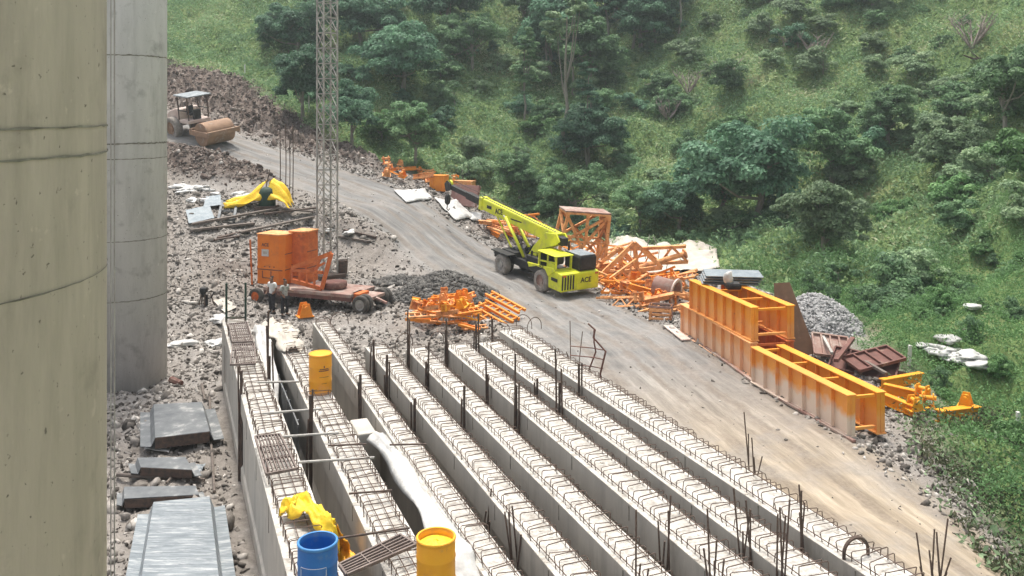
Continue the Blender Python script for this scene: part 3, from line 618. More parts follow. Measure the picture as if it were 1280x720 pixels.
# air between the camera and the far slope
hb = MB().box((0, 0, 46), (1500, 1500, 112)).build('haze', 'white'); hb.data.materials.clear()
hm = bpy.data.materials.new('haze air'); hm.use_nodes = True; hn = hm.node_tree; hn.nodes.remove(hn.nodes['Principled BSDF'])
pv = hn.nodes.new('ShaderNodeVolumePrincipled'); pv.inputs['Density'].default_value = 0.0007; pv.inputs['Color'].default_value = (.82, .92, .96, 1); pv.inputs['Anisotropy'].default_value = .2
hn.links.new(pv.outputs[0], hn.nodes['Material Output'].inputs['Volume']); hb.data.materials.append(hm); tag(hb, 'thin pale haze between the yard and the far slope', None, kind='stuff')
scene.cycles.volume_step_rate = 4; scene.cycles.volume_bounces = 0
# ================================================================== piers
def pier(name, label, cx, cy, r, h, rings, m, seg=96, z0=-1.0):
    t = thing(name, label, 'bridge pier', (cx, cy, 0))
    MB().lathe([(r, z0), (r, h)], seg=seg).build('shaft', m, t, smooth=False)
    sh = t.children[0]; sh.data.polygons.foreach_set('use_smooth', [len(p.vertices) == 4 for p in sh.data.polygons])
    for (zz, th) in rings:
        mb = MB(); a = []
        seg2 = 120; pts = []
        g = random.Random(int(zz * 100))
        ring = []
        for k in range(seg2):
            an = 2 * PI * k / seg2; dz = g.uniform(-.25, .25) * th; hh = th * g.uniform(.5, 1.2)
            ro = r + .006; ring.append([mb.bm.verts.new((rr * math.cos(an), rr * math.sin(an), zz + dz + s_ * hh / 2)) for rr, s_ in ((ro, -1), (ro, 1))])
        for k in range(seg2):
            a_, b_ = ring[k], ring[(k + 1) % seg2]; mb.bm.faces.new((a_[0], b_[0], b_[1], a_[1]))
        mb.build('pour_joint', 'joint', t)
    return t
PN = (-3.87, 4.82)
dfr = math.hypot(*PN) - 1.5
# ring heights from where they cross the pier silhouette
pier('bridge_pier', 'nearest huge round concrete pier with greenish weathering at the left edge', PN[0], PN[1], 1.5, 24, [(9.4 - (157 - 137) / 1100 * 5.2, .012), (9.4 - 51 / 1100 * 5.42, .014), (9.4 - 190 / 1100 * 5.45, .009)], 'pier')
pier('bridge_pier', 'round grey concrete pier standing behind the nearest one on the rubble', -13.6, 30.6, 1.5, 26, [(9.4 + 67 / 1100 * 29.8, .05), (9.4 - 42 / 1100 * 29.8, .06), (9.4 - 61 / 1100 * 29.8, .03), (5.0, .03), (3.0, .04)], 'pier2')
for px, Y_, lab in ((143, 9.5, 'thin pale rope hanging beside the nearest pier, right one'), (138.5, 11, 'thin pale rope hanging beside the nearest pier, left one')):
    x_ = (px - 640) * Y_ / F; o = MB().path([(0, 0, z_) for z_ in np.linspace(0, 20, 12)], .008, 5).build('hanging_rope', 'mast'); o.location = (x_, Y_, gz(x_, Y_)); tag(o, lab, 'rope')

# ================================================================== concrete girders
SL = -0.39091; TH = math.atan2(.3642, .9316); BH = 2.2
fdir = Vector((-.3642, .9316, 0)); rdir = Vector((.9316, .3642, 0))
def bx(x720, Y_): return (x720 - 640) * 13.585 / F + SL * (Y_ - 13.585)
BEAMS = {  # name: left720, right720, far depth, label
 'L1': (359, 430, 30.2, 'leftmost long concrete girder with a cream outer side and gratings on top'),
 'L2': (483, 548, 29.8, 'second concrete girder from the left, carrying the orange drum with a cover'),
 'L3': (605, 652, 29.8, 'third concrete girder from the left, beside the white plastic sheet'),
 'R5': (694, 748, 26.8, 'fourth concrete girder from the left, first of the five close ones'),
 'R4': (789, 840, 26.6, 'fifth concrete girder from the left, near end right of the tall thin rebars'),
 'R3': (892, 955, 27.0, 'middle one of the five close concrete girders at the right'),
 'R2': (985, 1045, 27.3, 'second concrete girder from the haul road'),
 'R1': (1083, 1148, 28.8, 'rightmost concrete girder bordering the haul road, with a bent hoop on it')}
YN = 9.8
sm = []
for k in range(4):      # four stirrup shapes shared by all girders
    g = random.Random(k); w_ = .25; h_ = .185
    mb = MB(); o_ = [g.uniform(-.02, .02) for _ in range(8)]
    mb.path([(-w_, o_[0], -.05), (-w_ + o_[1] * .5, o_[1], h_ - .02), (-w_ + .03, o_[2], h_), (w_ - .03, o_[3], h_ + o_[4] * .5), (w_, o_[5], h_ - .02), (w_ - o_[6] * .5, o_[6], -.05)], .0085, 5)
    o = mb.build('stirrup', 'rebar'); sm.append(o.data); bpy.data.objects.remove(o)
BO = {}
for key, (l, r_, ye, lab) in BEAMS.items():
    W_ = (bx(r_, 13) - bx(l, 13)) * .9316; cxn = (bx(l, YN) + bx(r_, YN)) / 2
    t = thing('concrete_girder', lab, 'concrete girder', (cxn, YN, 0), TH, 'precast concrete girders lying side by side'); BO[key] = t
    Lg = (ye - YN) / .9316; h = W_ / 2; f_ = h * .98; wb = .13
    if key == 'L1': sec = [(-h, BH), (-h, BH - .5), (-h + .05, BH - .56), (-h + .05, .42), (-h - .0, .35), (-h - 0, .02), (h, .02), (h, .3), (wb, .55), (wb, BH - .45), (h, BH - .2), (h, BH)]
    else: sec = [(-h, BH), (-h, BH - .55), (-h + .07, BH - .62), (-h + .07, .62), (-f_, .5), (-f_, .02), (f_, .02), (f_, .5), (wb, .9), (wb, BH - .46), (h, BH - .34), (h, BH)]
    MB().prism(sec, .9, Lg - 1.1, 'Y').build('girder_body', 'beam', t, bevel=.012)
    for a, b in ((0, .9), (Lg - 1.1, Lg)): MB().prism([(-h, BH), (-h, .02), (h, .02), (h, BH)], a, b, 'Y').build('end_block', 'beam', t, bevel=.015)
    # formwork seams on the side: slight proud ribs
    for q in np.arange(2.0, Lg - 1.2, 2.44): MB().box((-h - .002, q, BH - .17 if key != 'L1' else BH - .27), (.012, .02, .28 if key != 'L1' else .5)).build('formwork_seam', 'joint', t)
    q = .3; n = 0; far = MB(); step = .185
    while q < Lg - .15:
        yw = YN + q * .9316
        vis = yw > 13.0 + (0 if l < 800 else 0) - 1.5 and n < 100
        if vis:
            o = bpy.data.objects.new('stirrup', sm[random.randint(0, 3)]); C.objects.link(o); o.parent = t
            o.location = (random.uniform(-.02, .02), q, BH); o.rotation_euler = (random.uniform(-.4, .25), random.uniform(-.06, .06), random.uniform(-.16, .16)); o.scale = (W_ / .66 * random.uniform(.94, 1.04), 1, random.uniform(.75, 1.2)); n += 1
        else: far.path([(-W_ * .37, q, BH - .05), (-W_ * .37, q, BH + .14), (W_ * .37, q, BH + .14), (W_ * .37, q, BH - .05)], .01, 5)
        q += step * random.uniform(.9, 1.1)
    if len(far.bm.verts): o = far.build('stirrups', 'rebar', t); o['kind'] = 'stuff'
    else: far.bm.free()
    mb = MB()      # lengthwise bars tied under the stirrups
    for u in ((-.28, -.1, .1, .28) if key in ('L1', 'L2') else (-.3, .3)):
        mb.path([(u * W_ * 1.2 + random.uniform(-.02, .02), q, BH + .04 + random.uniform(0, .05)) for q in np.arange(.2, Lg - .1, 1.3)], .009, 5)
    mb.build('lengthwise_bars', 'rebar', t)
    # lumps of laitance and grit on top
    mb = MB()
    for i in range(60):
        u = random.uniform(-h * .9, h * .9); q = random.uniform(2, Lg - .3); s_ = random.uniform(.015, .05)
        g_ = bmesh.ops.create_icosphere(mb.bm, subdivisions=1, radius=s_)['verts']
        for v in g_: v.co = Vector((v.co.x * random.uniform(.8, 1.6), v.co.y * 1.3, v.co.z * .6)) + Vector((u, q, BH))
    mb.build('mortar_lump', 'pale', t)['kind'] = 'stuff'

# rebar clusters standing in the gaps
def beampt(x720, px):
    y = 137 + (px - 210) * 583 / (x720 - 210); Y_ = F * 7.2 / (y - 137); return Y_
POSTS = [(514,389,789,3,'L'),(560,398,892,2,''),(598,392,985,2,''),(618,396,1083,1,''),(649,441,892,3,''),(613,450,892,1,''),(584,481,789,2,''),(675,478,985,1,''),(703,435,985,3,''),(727,455,1083,2,''),
 (522,502,694,1,''),(487,453,694,2,''),(454,478,605,2,''),(611,612,694,3,'T'),(647,634,694,4,'T'),(800,640,789,3,'T'),(838,622,892,4,'T'),(903,634,892,4,'T'),(936,610,985,5,'T'),(978,623,985,4,'T'),(1010,607,1083,5,'T'),
 (340,388,436,3,''),(305,458,366,2,''),(392,487,483,2,''),(655,610,789,2,'T'),(470,432,694,2,''),(536,428,789,1,'')]
REL = ['far end', 'middle part', 'near part']
def where(px, py): return f"around {'the upper' if py < 470 else 'the middle' if py < 590 else 'the lower'}"
names_b = {436: 'two leftmost', 366: 'first', 483: 'first and second', 605: 'second and third', 694: 'third and fourth', 789: 'fourth and fifth', 892: 'fifth and sixth', 985: 'sixth and seventh', 1083: 'seventh and eighth'}
cntp = {}
POSTS.sort(key=lambda p: (p[2], -beampt(p[2], p[0])))
ordn = ['farthest', 'second farthest', 'third farthest', 'fourth farthest', 'fifth farthest', 'sixth farthest', 'seventh farthest']
for (px, pyt, xl, nb, fl) in POSTS:
    Y_ = beampt(xl, px) - .05; top = CAMZ - (pyt - HY) * Y_ / F; x_ = (px - 640) * Y_ / F - .07
    g = random.Random(px); k = cntp.get(xl, 0); cntp[xl] = k + 1
    t_ = thing('rebar_cluster', f"{'thin rebars' if fl == 'T' else 'rusty post'}, {ordn[k]} of those between {names_b[xl]} girders from left" if xl != 366 else 'dark rusty post standing on the outer side of the leftmost girder', 'rebar', (x_, Y_, 0), 0, 'rusty bars standing between the girders')
    for i in range(nb):
        dx = g.uniform(-.10, .10); dy = g.uniform(-.08, .08)
        tp = top * (1 if i == 0 else g.uniform(.72, .98)); sp = .12 if fl == 'T' else .03
        pts = [(dx, dy, -.1), (dx + g.uniform(-.02, .02), dy, tp * .6), (dx + g.uniform(-sp, sp), dy + g.uniform(-sp, sp), tp)]
        MB().path(pts, .016 if fl == 'T' else .024, 5).build('bar', 'rebar' if fl == 'T' or i else 'darkbar', t_)
    if fl != 'T': MB().box((0, 0, BH * .5 + .3), (.06, .06, BH + .6 if nb > 1 else BH)).build('post', 'darkbar', t_)
for (px, pyt, pyb, n, lab) in ((940, 515, 597, 5, 'thin rebar bundle sticking up between the rightmost girder and the road, middle'), (1165, 648, 735, 7, 'thin rebar bundle sticking up beside the rightmost girder at the bottom edge'), (717, 401, 452, 3, 'rusty post at the far end of the rightmost girder beside the bent ladder bars'), (1180, 665, 750, 3, 'few thin rebars right of the bundle at the bottom edge')):
    p = atz(px, pyb, BH - .3 if px < 1100 else 1.8); Y_ = p.y; top = CAMZ - (pyt - HY) * Y_ / F
    t_ = thing('rebar_cluster', lab, 'rebar', (p.x + .0, p.y, 0), 0, 'rusty bars standing beside the girders'); g = random.Random(px)
    for i in range(n):
        dx = g.uniform(-.14, .14); MB().path([(dx, g.uniform(-.1, .1), -.1), (dx * 1.2, 0, top * .6), (dx * 2.2 + g.uniform(-.1, .1), 0, top * (1 if i == 0 else g.uniform(.7, .98)))], .014, 5).build('bar', 'rebar', t_)
# curly loose bars at the far ends and the hoop
def loop(px, py, z0, rr, lab, name='bent_bar', m='rebar', yaw=0.3, arc=(0, PI), r=.014):
    p = atz(px, py, z0); pts = [(0, 0, -.1 if arc[0] == 0 else 0)] if False else []
    for k in range(15): a = arc[0] + (arc[1] - arc[0]) * k / 14; pts.append((math.cos(a) * rr, 0, math.sin(a) * rr))
    if arc == (0, PI): pts = [(rr, 0, -.12)] + pts + [(-rr, 0, -.12)]
    o = MB().path(pts, r, 6).build(name, m); o.location = p; o.rotation_euler = (0, 0, yaw); return tag(o, lab, 'bent bar')
loop(1070, 690, BH + .08, .23, 'thick dark bent hoop standing on the rightmost girder near the bottom edge', 'bent_hoop', 'darkbar', .3, r=.03)
for i, (px, py) in enumerate(((404, 405), (424, 402), (546, 425), (505, 430), (627, 415), (668, 408), (655, 405))):
    loop(px, py, BH, random.uniform(.2, .34), ['round bent bar at the far end of the third girder, left one', 'round bent bar at the far end of the third girder, right one', 'bent bar loop at the far end of the fifth girder', 'bent bar loop at the far end of the fourth girder', 'bent bar loop at the far end of the rightmost girder, left one', 'bent bar loop right of the far end of the rightmost girder', 'bent bar loop at the corner of the rightmost girder'][i], yaw=random.uniform(-.8, .8))
# bent rebar ladder beside the rightmost girder
t = thing('rebar_ladder', 'bent rusty rebar ladder leaning at the far part of the rightmost girder', 'rebar ladder', atz(735, 455, BH) + Vector((.3, 0, -BH))); t.scale = (1, 1, .88)
MB().path([(0, 0, 0), (.05, 0, 2.2), (.2, 0, 2.9), (-.15, 0, 3.35), (-.1, 0, 3.6), (-.3, 0, 3.8)], .03, 6).build('side_bar', 'redrust', t)
MB().path([(-.3, .3, 0), (-.25, .3, 2.2), (-.05, .3, 2.8), (-.1, .3, 3.1), (-.1, .3, 3.5)], .025, 6).build('side_bar', 'redrust', t)
for zz in (2.35, 2.65, 2.95): MB().path([(.12, 0, zz), (-.15, .3, zz - .03), (-.8, .1, zz + .1)], .018, 5).build('rung', 'redrust', t)

# pipes laid across the first gap
for i, (a, b, lab) in enumerate((((322, 478), (374, 477), 'thin grey pipe laid across the first gap, farthest'), ((327, 517), (402, 511), 'thin grey pipe laid across the first gap, second farthest'), ((350, 546), (424, 541), 'pale pipe laid across the first gap beside the dark opening'),
      ((372, 578), (468, 572), 'pale pipe laid across the first gap, below the brown grating'), ((410, 557), (458, 555), 'dark bar laid across the second girder'), ((436, 617), (490, 613), 'dark bar laid across the second girder nearer the yellow sheet'), ((420, 673), (512, 660), 'dark bar laid across the second girder under the grating'), ((487, 556), (533, 555), 'dark bar laid across the third girder'))):
    pa = atz(*a, BH + .2); pb = atz(*b, BH + .2); c = (pa + pb) / 2
    o = MB().tube(pa - c, pb - c, .028 if i < 4 else .02, 8).build('cross_pipe', 'mast' if i < 4 else 'darkbar'); o.location = c; tag(o, lab, 'pipe')

# gratings
M['grate'] = mat('grey brown grating steel', (.22, .18, .16), (.14, .11, .1), 6, .8)
def grating(qd, lab, zt=BH + .22, n=10, m='grate', dz=(0, 0, 0, 0)):
    q = [atz(*p_, zt) for p_ in qd]; c = sum(q, Vector()) / 4; q = [v - c for v in q]
    t = thing('steel_grating', lab, 'grating', c)
    fr = MB()
    for i in range(4): fr.bar(q[i], q[(i + 1) % 4], .035, .05)
    fr.build('frame', m, t)
    for i in range(1, n):
        u = i / n; MB().bar(q[0].lerp(q[1], u), q[3].lerp(q[2], u), .022, .04).build('grate_bar', m, t)
    for v in (.33, .66): MB().bar(q[0].lerp(q[3], v) + Vector((0, 0, .012)), q[1].lerp(q[2], v) + Vector((0, 0, .012)), .02, .03).build('cross_bar', m, t)
grating([(286, 405), (309, 403), (316, 427), (291, 428)], 'grey brown steel grating on the far end of the leftmost girder')
grating([(291, 431), (318, 430), (319, 455), (288, 456)], 'steel grating lying on the leftmost girder just below the farthest one')
grating([(319, 546), (350, 543), (371, 586), (333, 593)], 'brown steel grating on the middle of the leftmost girder', n=8)
grating([(424, 706), (433, 719), (520, 681), (500, 669)], 'steel grating spanning between the blue and the orange drum', n=5, zt=BH + .28)
t = thing('barrier_frame', 'slim dark upright frame at the far end of the leftmost girder', 'frame', atz(295, 402, 0) * 1.0)
pa = atz(283, 402, BH); pb = atz(307, 401, BH); t.location = (pa.x, pa.y, BH); d = pb - pa
for v in (Vector((0, 0, 0)), d): MB().bar(v, v + Vector((0, 0, 1.3)), .06, .06).build('post', 'green', t)
MB().bar(Vector((0, 0, .12)), d + Vector((0, 0, .12)), .04, .05).build('rail', 'green', t)

# drums
def drum(px, Y_, zb, h, r, body, inner, lab, fill=None, cover=False):
    x_ = (px - 640) * Y_ / F; t = thing('plastic_drum', lab, 'drum', (x_, Y_, zb), 0, 'plastic drums on the girders')
    prof = [(r * .95, 0), (r * .985, .02), (r, .06), (r, h * .30), (r * 1.025, h * .32), (r * 1.025, h * .34), (r, h * .36), (r, h * .66), (r * 1.025, h * .68), (r * 1.025, h * .70), (r, h * .72), (r, h * .93), (r * .97, h * .95), (r * 1.02, h * .965), (r * 1.02, h), (r * .93, h), (r * .93, h * .9)]
    prof += [(r * .93, .04), (0.001, .04)] if not fill else [(r * .93, h * .86), (.001, h * .86)]
    o = MB().lathe(prof, seg=40).build('drum_body', body, t, smooth=True)
    MB().lathe([(r * 1.02, h * .966), (r * 1.035, h * .975), (r * 1.035, h * .995), (r * 1.0, h * 1.01), (r * .92, h * 1.005)], seg=40, cap=False).build('rim', inner, t, smooth=True)
    return t
db = drum(397, 12.8, BH, .93, .285, 'blue', mat('pale blue rim', (.06, .22, .5), (.08, .26, .55), 5, .4), 'bright blue open plastic drum at the bottom edge with a white boxed print')
az = math.atan2(-db.location.y, -db.location.x)
def curved_label(t, az_, r, z0, z1, half, m):
    mb = MB(); w_ = .006
    def pt(a, z_): return (math.cos(az_ + a) * r, math.sin(az_ + a) * r, z_)
    segs = []
    for k in range(12): segs += [(pt(-half + k * half / 6, z1), pt(-half + (k + 1) * half / 6, z1)), (pt(-half + k * half / 6, z0), pt(-half + (k + 1) * half / 6, z0))]
    segs += [(pt(-half, z0), pt(-half, z1)), (pt(half, z0), pt(half, z1))]
    for a, b in segs: mb.bar(a, b, w_, w_)
    mb.build('label_border', m, t)
curved_label(db, az - .25, .289, .36, .66, .68, 'lettering')
def text_on(t, s, size, az_, r, z_, m):
    text(s, size, (math.cos(az_) * r, math.sin(az_) * r, z_), (R(90), 0, az_ + PI / 2), m, t)
text_on(db, 'yfeo', .115, az - .25, .292, .51, 'lettering')
dA = drum(400.5, 22.4, BH, 1.0, .285, 'drum', 'drum', 'orange closed plastic drum standing alone on the second girder'); 
MB().lathe([(.27, .97), (.27, 1.0), (.1, 1.015), (.001, 1.015)], seg=32).build('lid', 'tarpo', dA)
azA = math.atan2(-dA.location.y, -dA.location.x) + .35
mb = MB(); 
for k, (zz, hw_) in enumerate(((.66, .20), (.62, .24), (.46, .22), (.30, .12))): 
    for j in range(6):
        a0 = azA - hw_ * 2 + j * hw_ * 4 / 6; a1 = a0 + hw_ * 4 / 6.5; mb.bar((math.cos(a0) * .289, math.sin(a0) * .289, zz), (math.cos(a1) * .289, math.sin(a1) * .289, zz), .006, .022 if k < 2 else .008)
mb.box((math.cos(azA) * .289, math.sin(azA) * .289, .72), (.02, .05, .05)); mb.build('print', 'redrust', dA)
dC = drum(545, 12.95, BH + .02, .9, .285, 'yellow', 'tarpo', 'amber open drum at the bottom edge filled with yellow material', fill=True)
MB().grid(lambda u, v: (math.cos(v * 2 * PI) * u * .26, math.sin(v * 2 * PI) * u * .26, .80 + (1 - u) * .05 + .02 * noise.noise(Vector((u * 4, v * 9, 2)))), 6, 20).build('yellow_fill', 'tarp', dC)

# yellow sheet bunched on the leftmost girder
def drape(name, lab, m, pts, wid, zt, cat, lump=.12, nu=26, nv=10, seed=3, thick=.006, drop=None):
    P_ = [Vector(p_) for p_ in pts]; c = sum(P_, Vector()) / len(P_); c.z = min(p_.z for p_ in P_)
    def fn(u, v):
        s_ = u * (len(P_) - 1); i = min(int(s_), len(P_) - 2); p_ = P_[i].lerp(P_[i + 1], s_ - i); d_ = (P_[i + 1] - P_[i]).normalized(); sd_ = d_.cross(Vector((0, 0, 1))); sd_.normalize()
        ww = wid[i] + (wid[i + 1] - wid[i]) * (s_ - i); k = (v - .5) * 2
        hz = zt * (1 - k * k) ** 1.0 * (.7 + .3 * math.sin(u * 9))
        nn = noise.fractal(Vector((u * 5 + seed, v * 4, seed)), .8, 2, 4)
        return p_ + sd_ * k * ww * (1 + .2 * math.sin(u * 17 + seed)) + Vector((0, 0, hz + nn * lump)) - c
    o = MB().grid(fn, nu, nv).build(name, m, smooth=True); sl = o.modifiers.new('thickness', 'SOLIDIFY'); sl.thickness = thick; o.location = c; return tag(o, lab, cat)
a = lambda px, py, z_: atz(px, py, z_)
drape('yellow_sheet', 'crumpled bright yellow sheet bunched on the leftmost girder behind the blue drum', 'tarp', [a(352, 640, BH + .12), a(375, 636, BH + .18), a(395, 645, BH + .2), a(414, 662, BH + .1), a(424, 690, BH - .3)], [.16, .24, .2, .13, .1], .22, 'plastic sheet', lump=.17, nu=44, nv=16)
drape('amber_sheet', 'amber rag hanging down in the gap right of the blue drum', 'tarpo', [a(420, 665, BH - .05), a(430, 690, BH - .5), a(440, 716, BH - .6)], [.14, .16, .1], .1, 'plastic sheet', seed=9, lump=.12)
# white sheet between the second and third girders, with the concrete end it covers
off = -.30
def gp(x720, Y_, z_): return Vector((bx(x720, Y_), Y_, z_))
drape('white_plastic_sheet', 'long glossy white plastic sheet draped in the gap before the third girder', 'white', [gp(587, 19.6, BH - .12), gp(590, 18, BH - .05), gp(590, 16.4, BH - .05), gp(588, 15, BH - .0), gp(583, 14.0, BH + .02), gp(580, 13.5, BH - .3)], [.24, .2, .2, .26, .36, .38], .22, 'plastic sheet', lump=.08, nu=60, nv=12)
pb = gp(577, 20.2, 0); o = MB().prism([(-.26, BH - .05), (-.36, BH - .35), (-.36, 0), (.24, 0), (.24, BH - .35), (.14, BH - .05)], -.5, .5, 'Y').build('concrete_block', 'pale', bevel=.03); o.location = pb; o.rotation_euler = (0, 0, TH); tag(o, 'grey concrete block with chamfered shoulders in the gap above the white sheet', 'concrete block')
for (x7, y0, y1, w_, lab) in ((468, 21.5, 28.5, .08, 'upright ribbed steel form panel standing in the first gap'),):
    t = thing('form_panel', lab, 'form panel', (bx(x7, y0), y0, 0), TH); Lp = (y1 - y0) / .93
    MB().box((0, Lp / 2, .85), (w_ * .4, Lp, 1.7)).build('panel', 'zinc2', t)
    for q in np.arange(.4, Lp, .8): MB().box((w_ * .5, q, .85), (w_ * .6, .05, 1.68)).build('rib', 'zinc2', t)
drape('pale_sheet', 'pale grey sheet hanging in the first gap beside the farthest gratings', 'white', [gp(447, 28.5, BH + .15), gp(447, 26.8, BH + .1), gp(449, 25, BH - .4), gp(449, 23.8, BH - 1.3)], [.22, .22, .18, .08], .12, 'plastic sheet', lump=.14, seed=21)
drape('grey_tarp', 'brown grey tarp bunched between the far ends of the first girders', 'white2', [gp(500, 29.5, BH + .05), gp(505, 27.8, BH + .15), gp(510, 26.0, BH + .05)], [.4, .45, .3], .12, 'plastic sheet', lump=.2, seed=31)

# ================================================================== folded steel forms lower left
def form(qd, h, lab, m, lipx=.16, n=4, tilt=0, name='steel_form'):
    q = [atz(*p_, .12 + h) for p_ in qd]; c = sum(q, Vector()) / 4; c.z = gz(c.x, c.y); base = [v - c for v in q]
    t = thing(name, lab, 'steel form', c)
    u = (base[1] - base[0]).normalized(); zt = .12 + h
    def P3(i, out, z_):  # corner pushed sideways
        s_ = -1 if i in (0, 3) else 1; v = base[i] + u * out * s_; return Vector((v.x, v.y, z_))
    mb = MB(); cols = [(.0, zt), (lipx * .7, zt - h * .75), (lipx * 2.4, zt - h * .75 + .02)]
    left = [[mb.bm.verts.new(P3(i, o_, z_)) for o_, z_ in cols] for i in (0, 3)]; right = [[mb.bm.verts.new(P3(i, o_, z_)) for o_, z_ in cols] for i in (1, 2)]
    rowA = left[0][::-1] + right[0]; rowB = left[1][::-1] + right[1]
    for k in range(len(rowA) - 1): mb.bm.faces.new((rowA[k], rowA[k + 1], rowB[k + 1], rowB[k]))
    o = mb.build('plate', m, t); sl = o.modifiers.new('thickness', 'SOLIDIFY'); sl.thickness = .02
    for k in range(n):
        v = (k + .5) / n; a_ = base[0].lerp(base[3], v); b_ = base[1].lerp(base[2], v); a_.z = b_.z = zt - .09; MB().bar(a_, b_, .05, .12).build('rib', 'darkbar', t)
    for (i, j) in ((3, 2), (0, 1)):
        a_ = base[i].copy(); b_ = base[j].copy(); a_.z = b_.z = zt - h * .5; MB().bar(a_, b_, .03, h * .9).build('end_plate', 'darkbar', t)
form([(192, 508), (252, 505), (262, 542), (194, 550)], .32, 'grey folded steel form plate lying nearest to the grey pier', 'zinc2')
form([(172, 574), (232, 573), (240, 589), (176, 586)], .22, 'small bent grey steel form between two larger ones', 'zinc2', .1, 2)
form([(156, 606), (244, 605), (248, 616), (156, 621)], .22, 'low dark edged steel form just above the largest one', 'zinc2', .08, 2)
form([(192, 628), (262, 621), (274, 726), (176, 728)], .35, 'largest pale blue grey steel form at the bottom left', 'zinc', .14, 8)
def flatsheet(qd, lab, m='zinc', z_=.08, cat='metal sheet', name='metal_sheet', th=.015):
    q = []
    for p_ in qd: v = hit(*p_); v.z += z_; q.append(v)
    c = sum(q, Vector()) / 4; q = [v - c for v in q]
    o = MB().grid(lambda u, v: q[0].lerp(q[1], u).lerp(q[3].lerp(q[2], u), v) + Vector((0, 0, .05 * noise.noise(Vector((u * 3, v * 3, c.x))))), 8, 8).build(name, m); sl = o.modifiers.new('thickness', 'SOLIDIFY'); sl.thickness = th; o.location = c; return tag(o, lab, cat)
flatsheet([(188, 553), (220, 551), (211, 571), (180, 567)], 'pale flat sheet lying between the grey steel forms', 'white')
flatsheet([(238, 588), (257, 584), (250, 597), (240, 596)], 'small grey metal offcut beside the bent steel form', 'zinc')
flatsheet([(266, 378), (283, 375), (296, 388), (281, 394)], 'pale dusty sheet lying on the rubble beside the black contraption', 'white2', name='pale_sheet')
for i, (pts, r_) in enumerate((([(262, 500), (264, 560), (268, 620)], .035), ([(252, 484), (256, 505)], .04), ([(222, 592), (208, 612)], .03), ([(146, 600), (256, 606)], .05), ([(214, 478), (226, 483)], .12))):
    q = [hit(*p_) + Vector((0, 0, .08)) for p_ in pts]; c = q[0].copy(); o = MB().path([v - c for v in q], r_, 8).build('loose_pipe', 'wood' if i != 4 else 'redrust'); o.location = c
    tag(o, ['long thin pipe lying on the rubble right of the steel forms', 'short pipe on the rubble above the first steel form', 'short rod between the steel forms', 'dark bar lying along the low steel form', 'stubby rusty offcut at the foot of the grey pier'][i], 'pipe')
# ================================================================== lattice mast
def lattice(mb_or_t, pts4, H, panel, leg, br, m, t, xonly=True):
    for p_ in pts4: MB().bar((p_[0], p_[1], 0), (p_[0], p_[1], H), leg, leg).build('corner_leg', m, t)
    n = int(round(H / panel))
    for f_ in range(4):
        a_, b_ = Vector((*pts4[f_], 0)), Vector((*pts4[(f_ + 1) % 4], 0)); mb = MB()
        nrm = (b_ - a_).cross(Vector((0, 0, 1))).normalized() * .012
        for k in range(n):
            z0, z1 = k * H / n, (k + 1) * H / n; Z0 = Vector((0, 0, z0)); Z1 = Vector((0, 0, z1))
            mb.bar(a_ + Z0, b_ + Z0, br, br); mb.bar(a_ + Z0 + nrm, b_ + Z1 + nrm, br * .8, br * .8)
            if f_ in (0, 3): mb.bar(b_ + Z0 - nrm, a_ + Z1 - nrm, br * .8, br * .8)
        mb.build('bracing', m, t)
p = hit(409, 345); s_ = .40
t = thing('lattice_mast', 'tall pale square lattice mast rising out of the yard beyond the top edge', 'lattice mast', p - Vector((0, 0, .1)), R(38))
lattice(None, [(-s_, -s_), (s_, -s_), (s_, s_), (-s_, s_)], 24.5, .82, .075, .038, 'mast', t)
MB().box((0, 0, .06), (1.5, 1.5, .2)).build('base_plate', 'darkbar', t)
for (dx, dy) in ((-.9, .2), (.6, -.4)):
    pass
o = MB().lathe([(.22, 0), (.26, .05), (.30, .75), (.27, .76), (.24, .7), (.2, .1), (.001, .1)], seg=20).build('steel_bucket', 'darkbar'); q = hit(428, 345); o.location = q; tag(o, 'dark metal bucket standing at the foot of the mast', 'bucket')
# starter bars behind
for i, (px, py, h) in enumerate(((350, 250, 4.3), (357, 249, 4.6), (362, 252, 4.0), (366, 250, 4.6))):
    q = hit(px, py); o = MB().path([(0, 0, -.1), (.03, 0, h * .5), (.0, 0, h)], .03, 5).build('starter_bar', 'darkbar'); o.location = q; tag(o, 'tall thin dark bar standing left of the mast behind the yellow sheet', 'rebar', 'tall thin bars left of the mast')
# ================================================================== wheels
def wheel(t, x, y, z, r, w_, mt='rubber', mr='mast', axis_='X'):
    a = bpy.data.objects.new('wheel', None); C.objects.link(a); a.parent = t; a.location = (x, y, z)
    k = r * .58
    MB().lathe([(k, -w_ * .46), (r * .88, -w_ * .5), (r * .97, -w_ * .42), (r, -w_ * .2), (r, w_ * .2), (r * .97, w_ * .42), (r * .88, w_ * .5), (k, w_ * .46), (k, -w_ * .46)], axis=axis_, seg=28, cap=False).build('tyre', mt, a, smooth=True)
    mb = MB(); mb.lathe([(.001, -w_ * .3), (k * .4, -w_ * .34), (k * .5, -w_ * .2), (k * .92, -w_ * .2), (k * 1.02, -w_ * .44), (k * 1.02, w_ * .44), (k * .92, w_ * .2), (k * .5, w_ * .2), (k * .4, w_ * .34), (.001, w_ * .3)], axis=axis_, seg=20)
    mb.build('rim', mr, a)
    return a
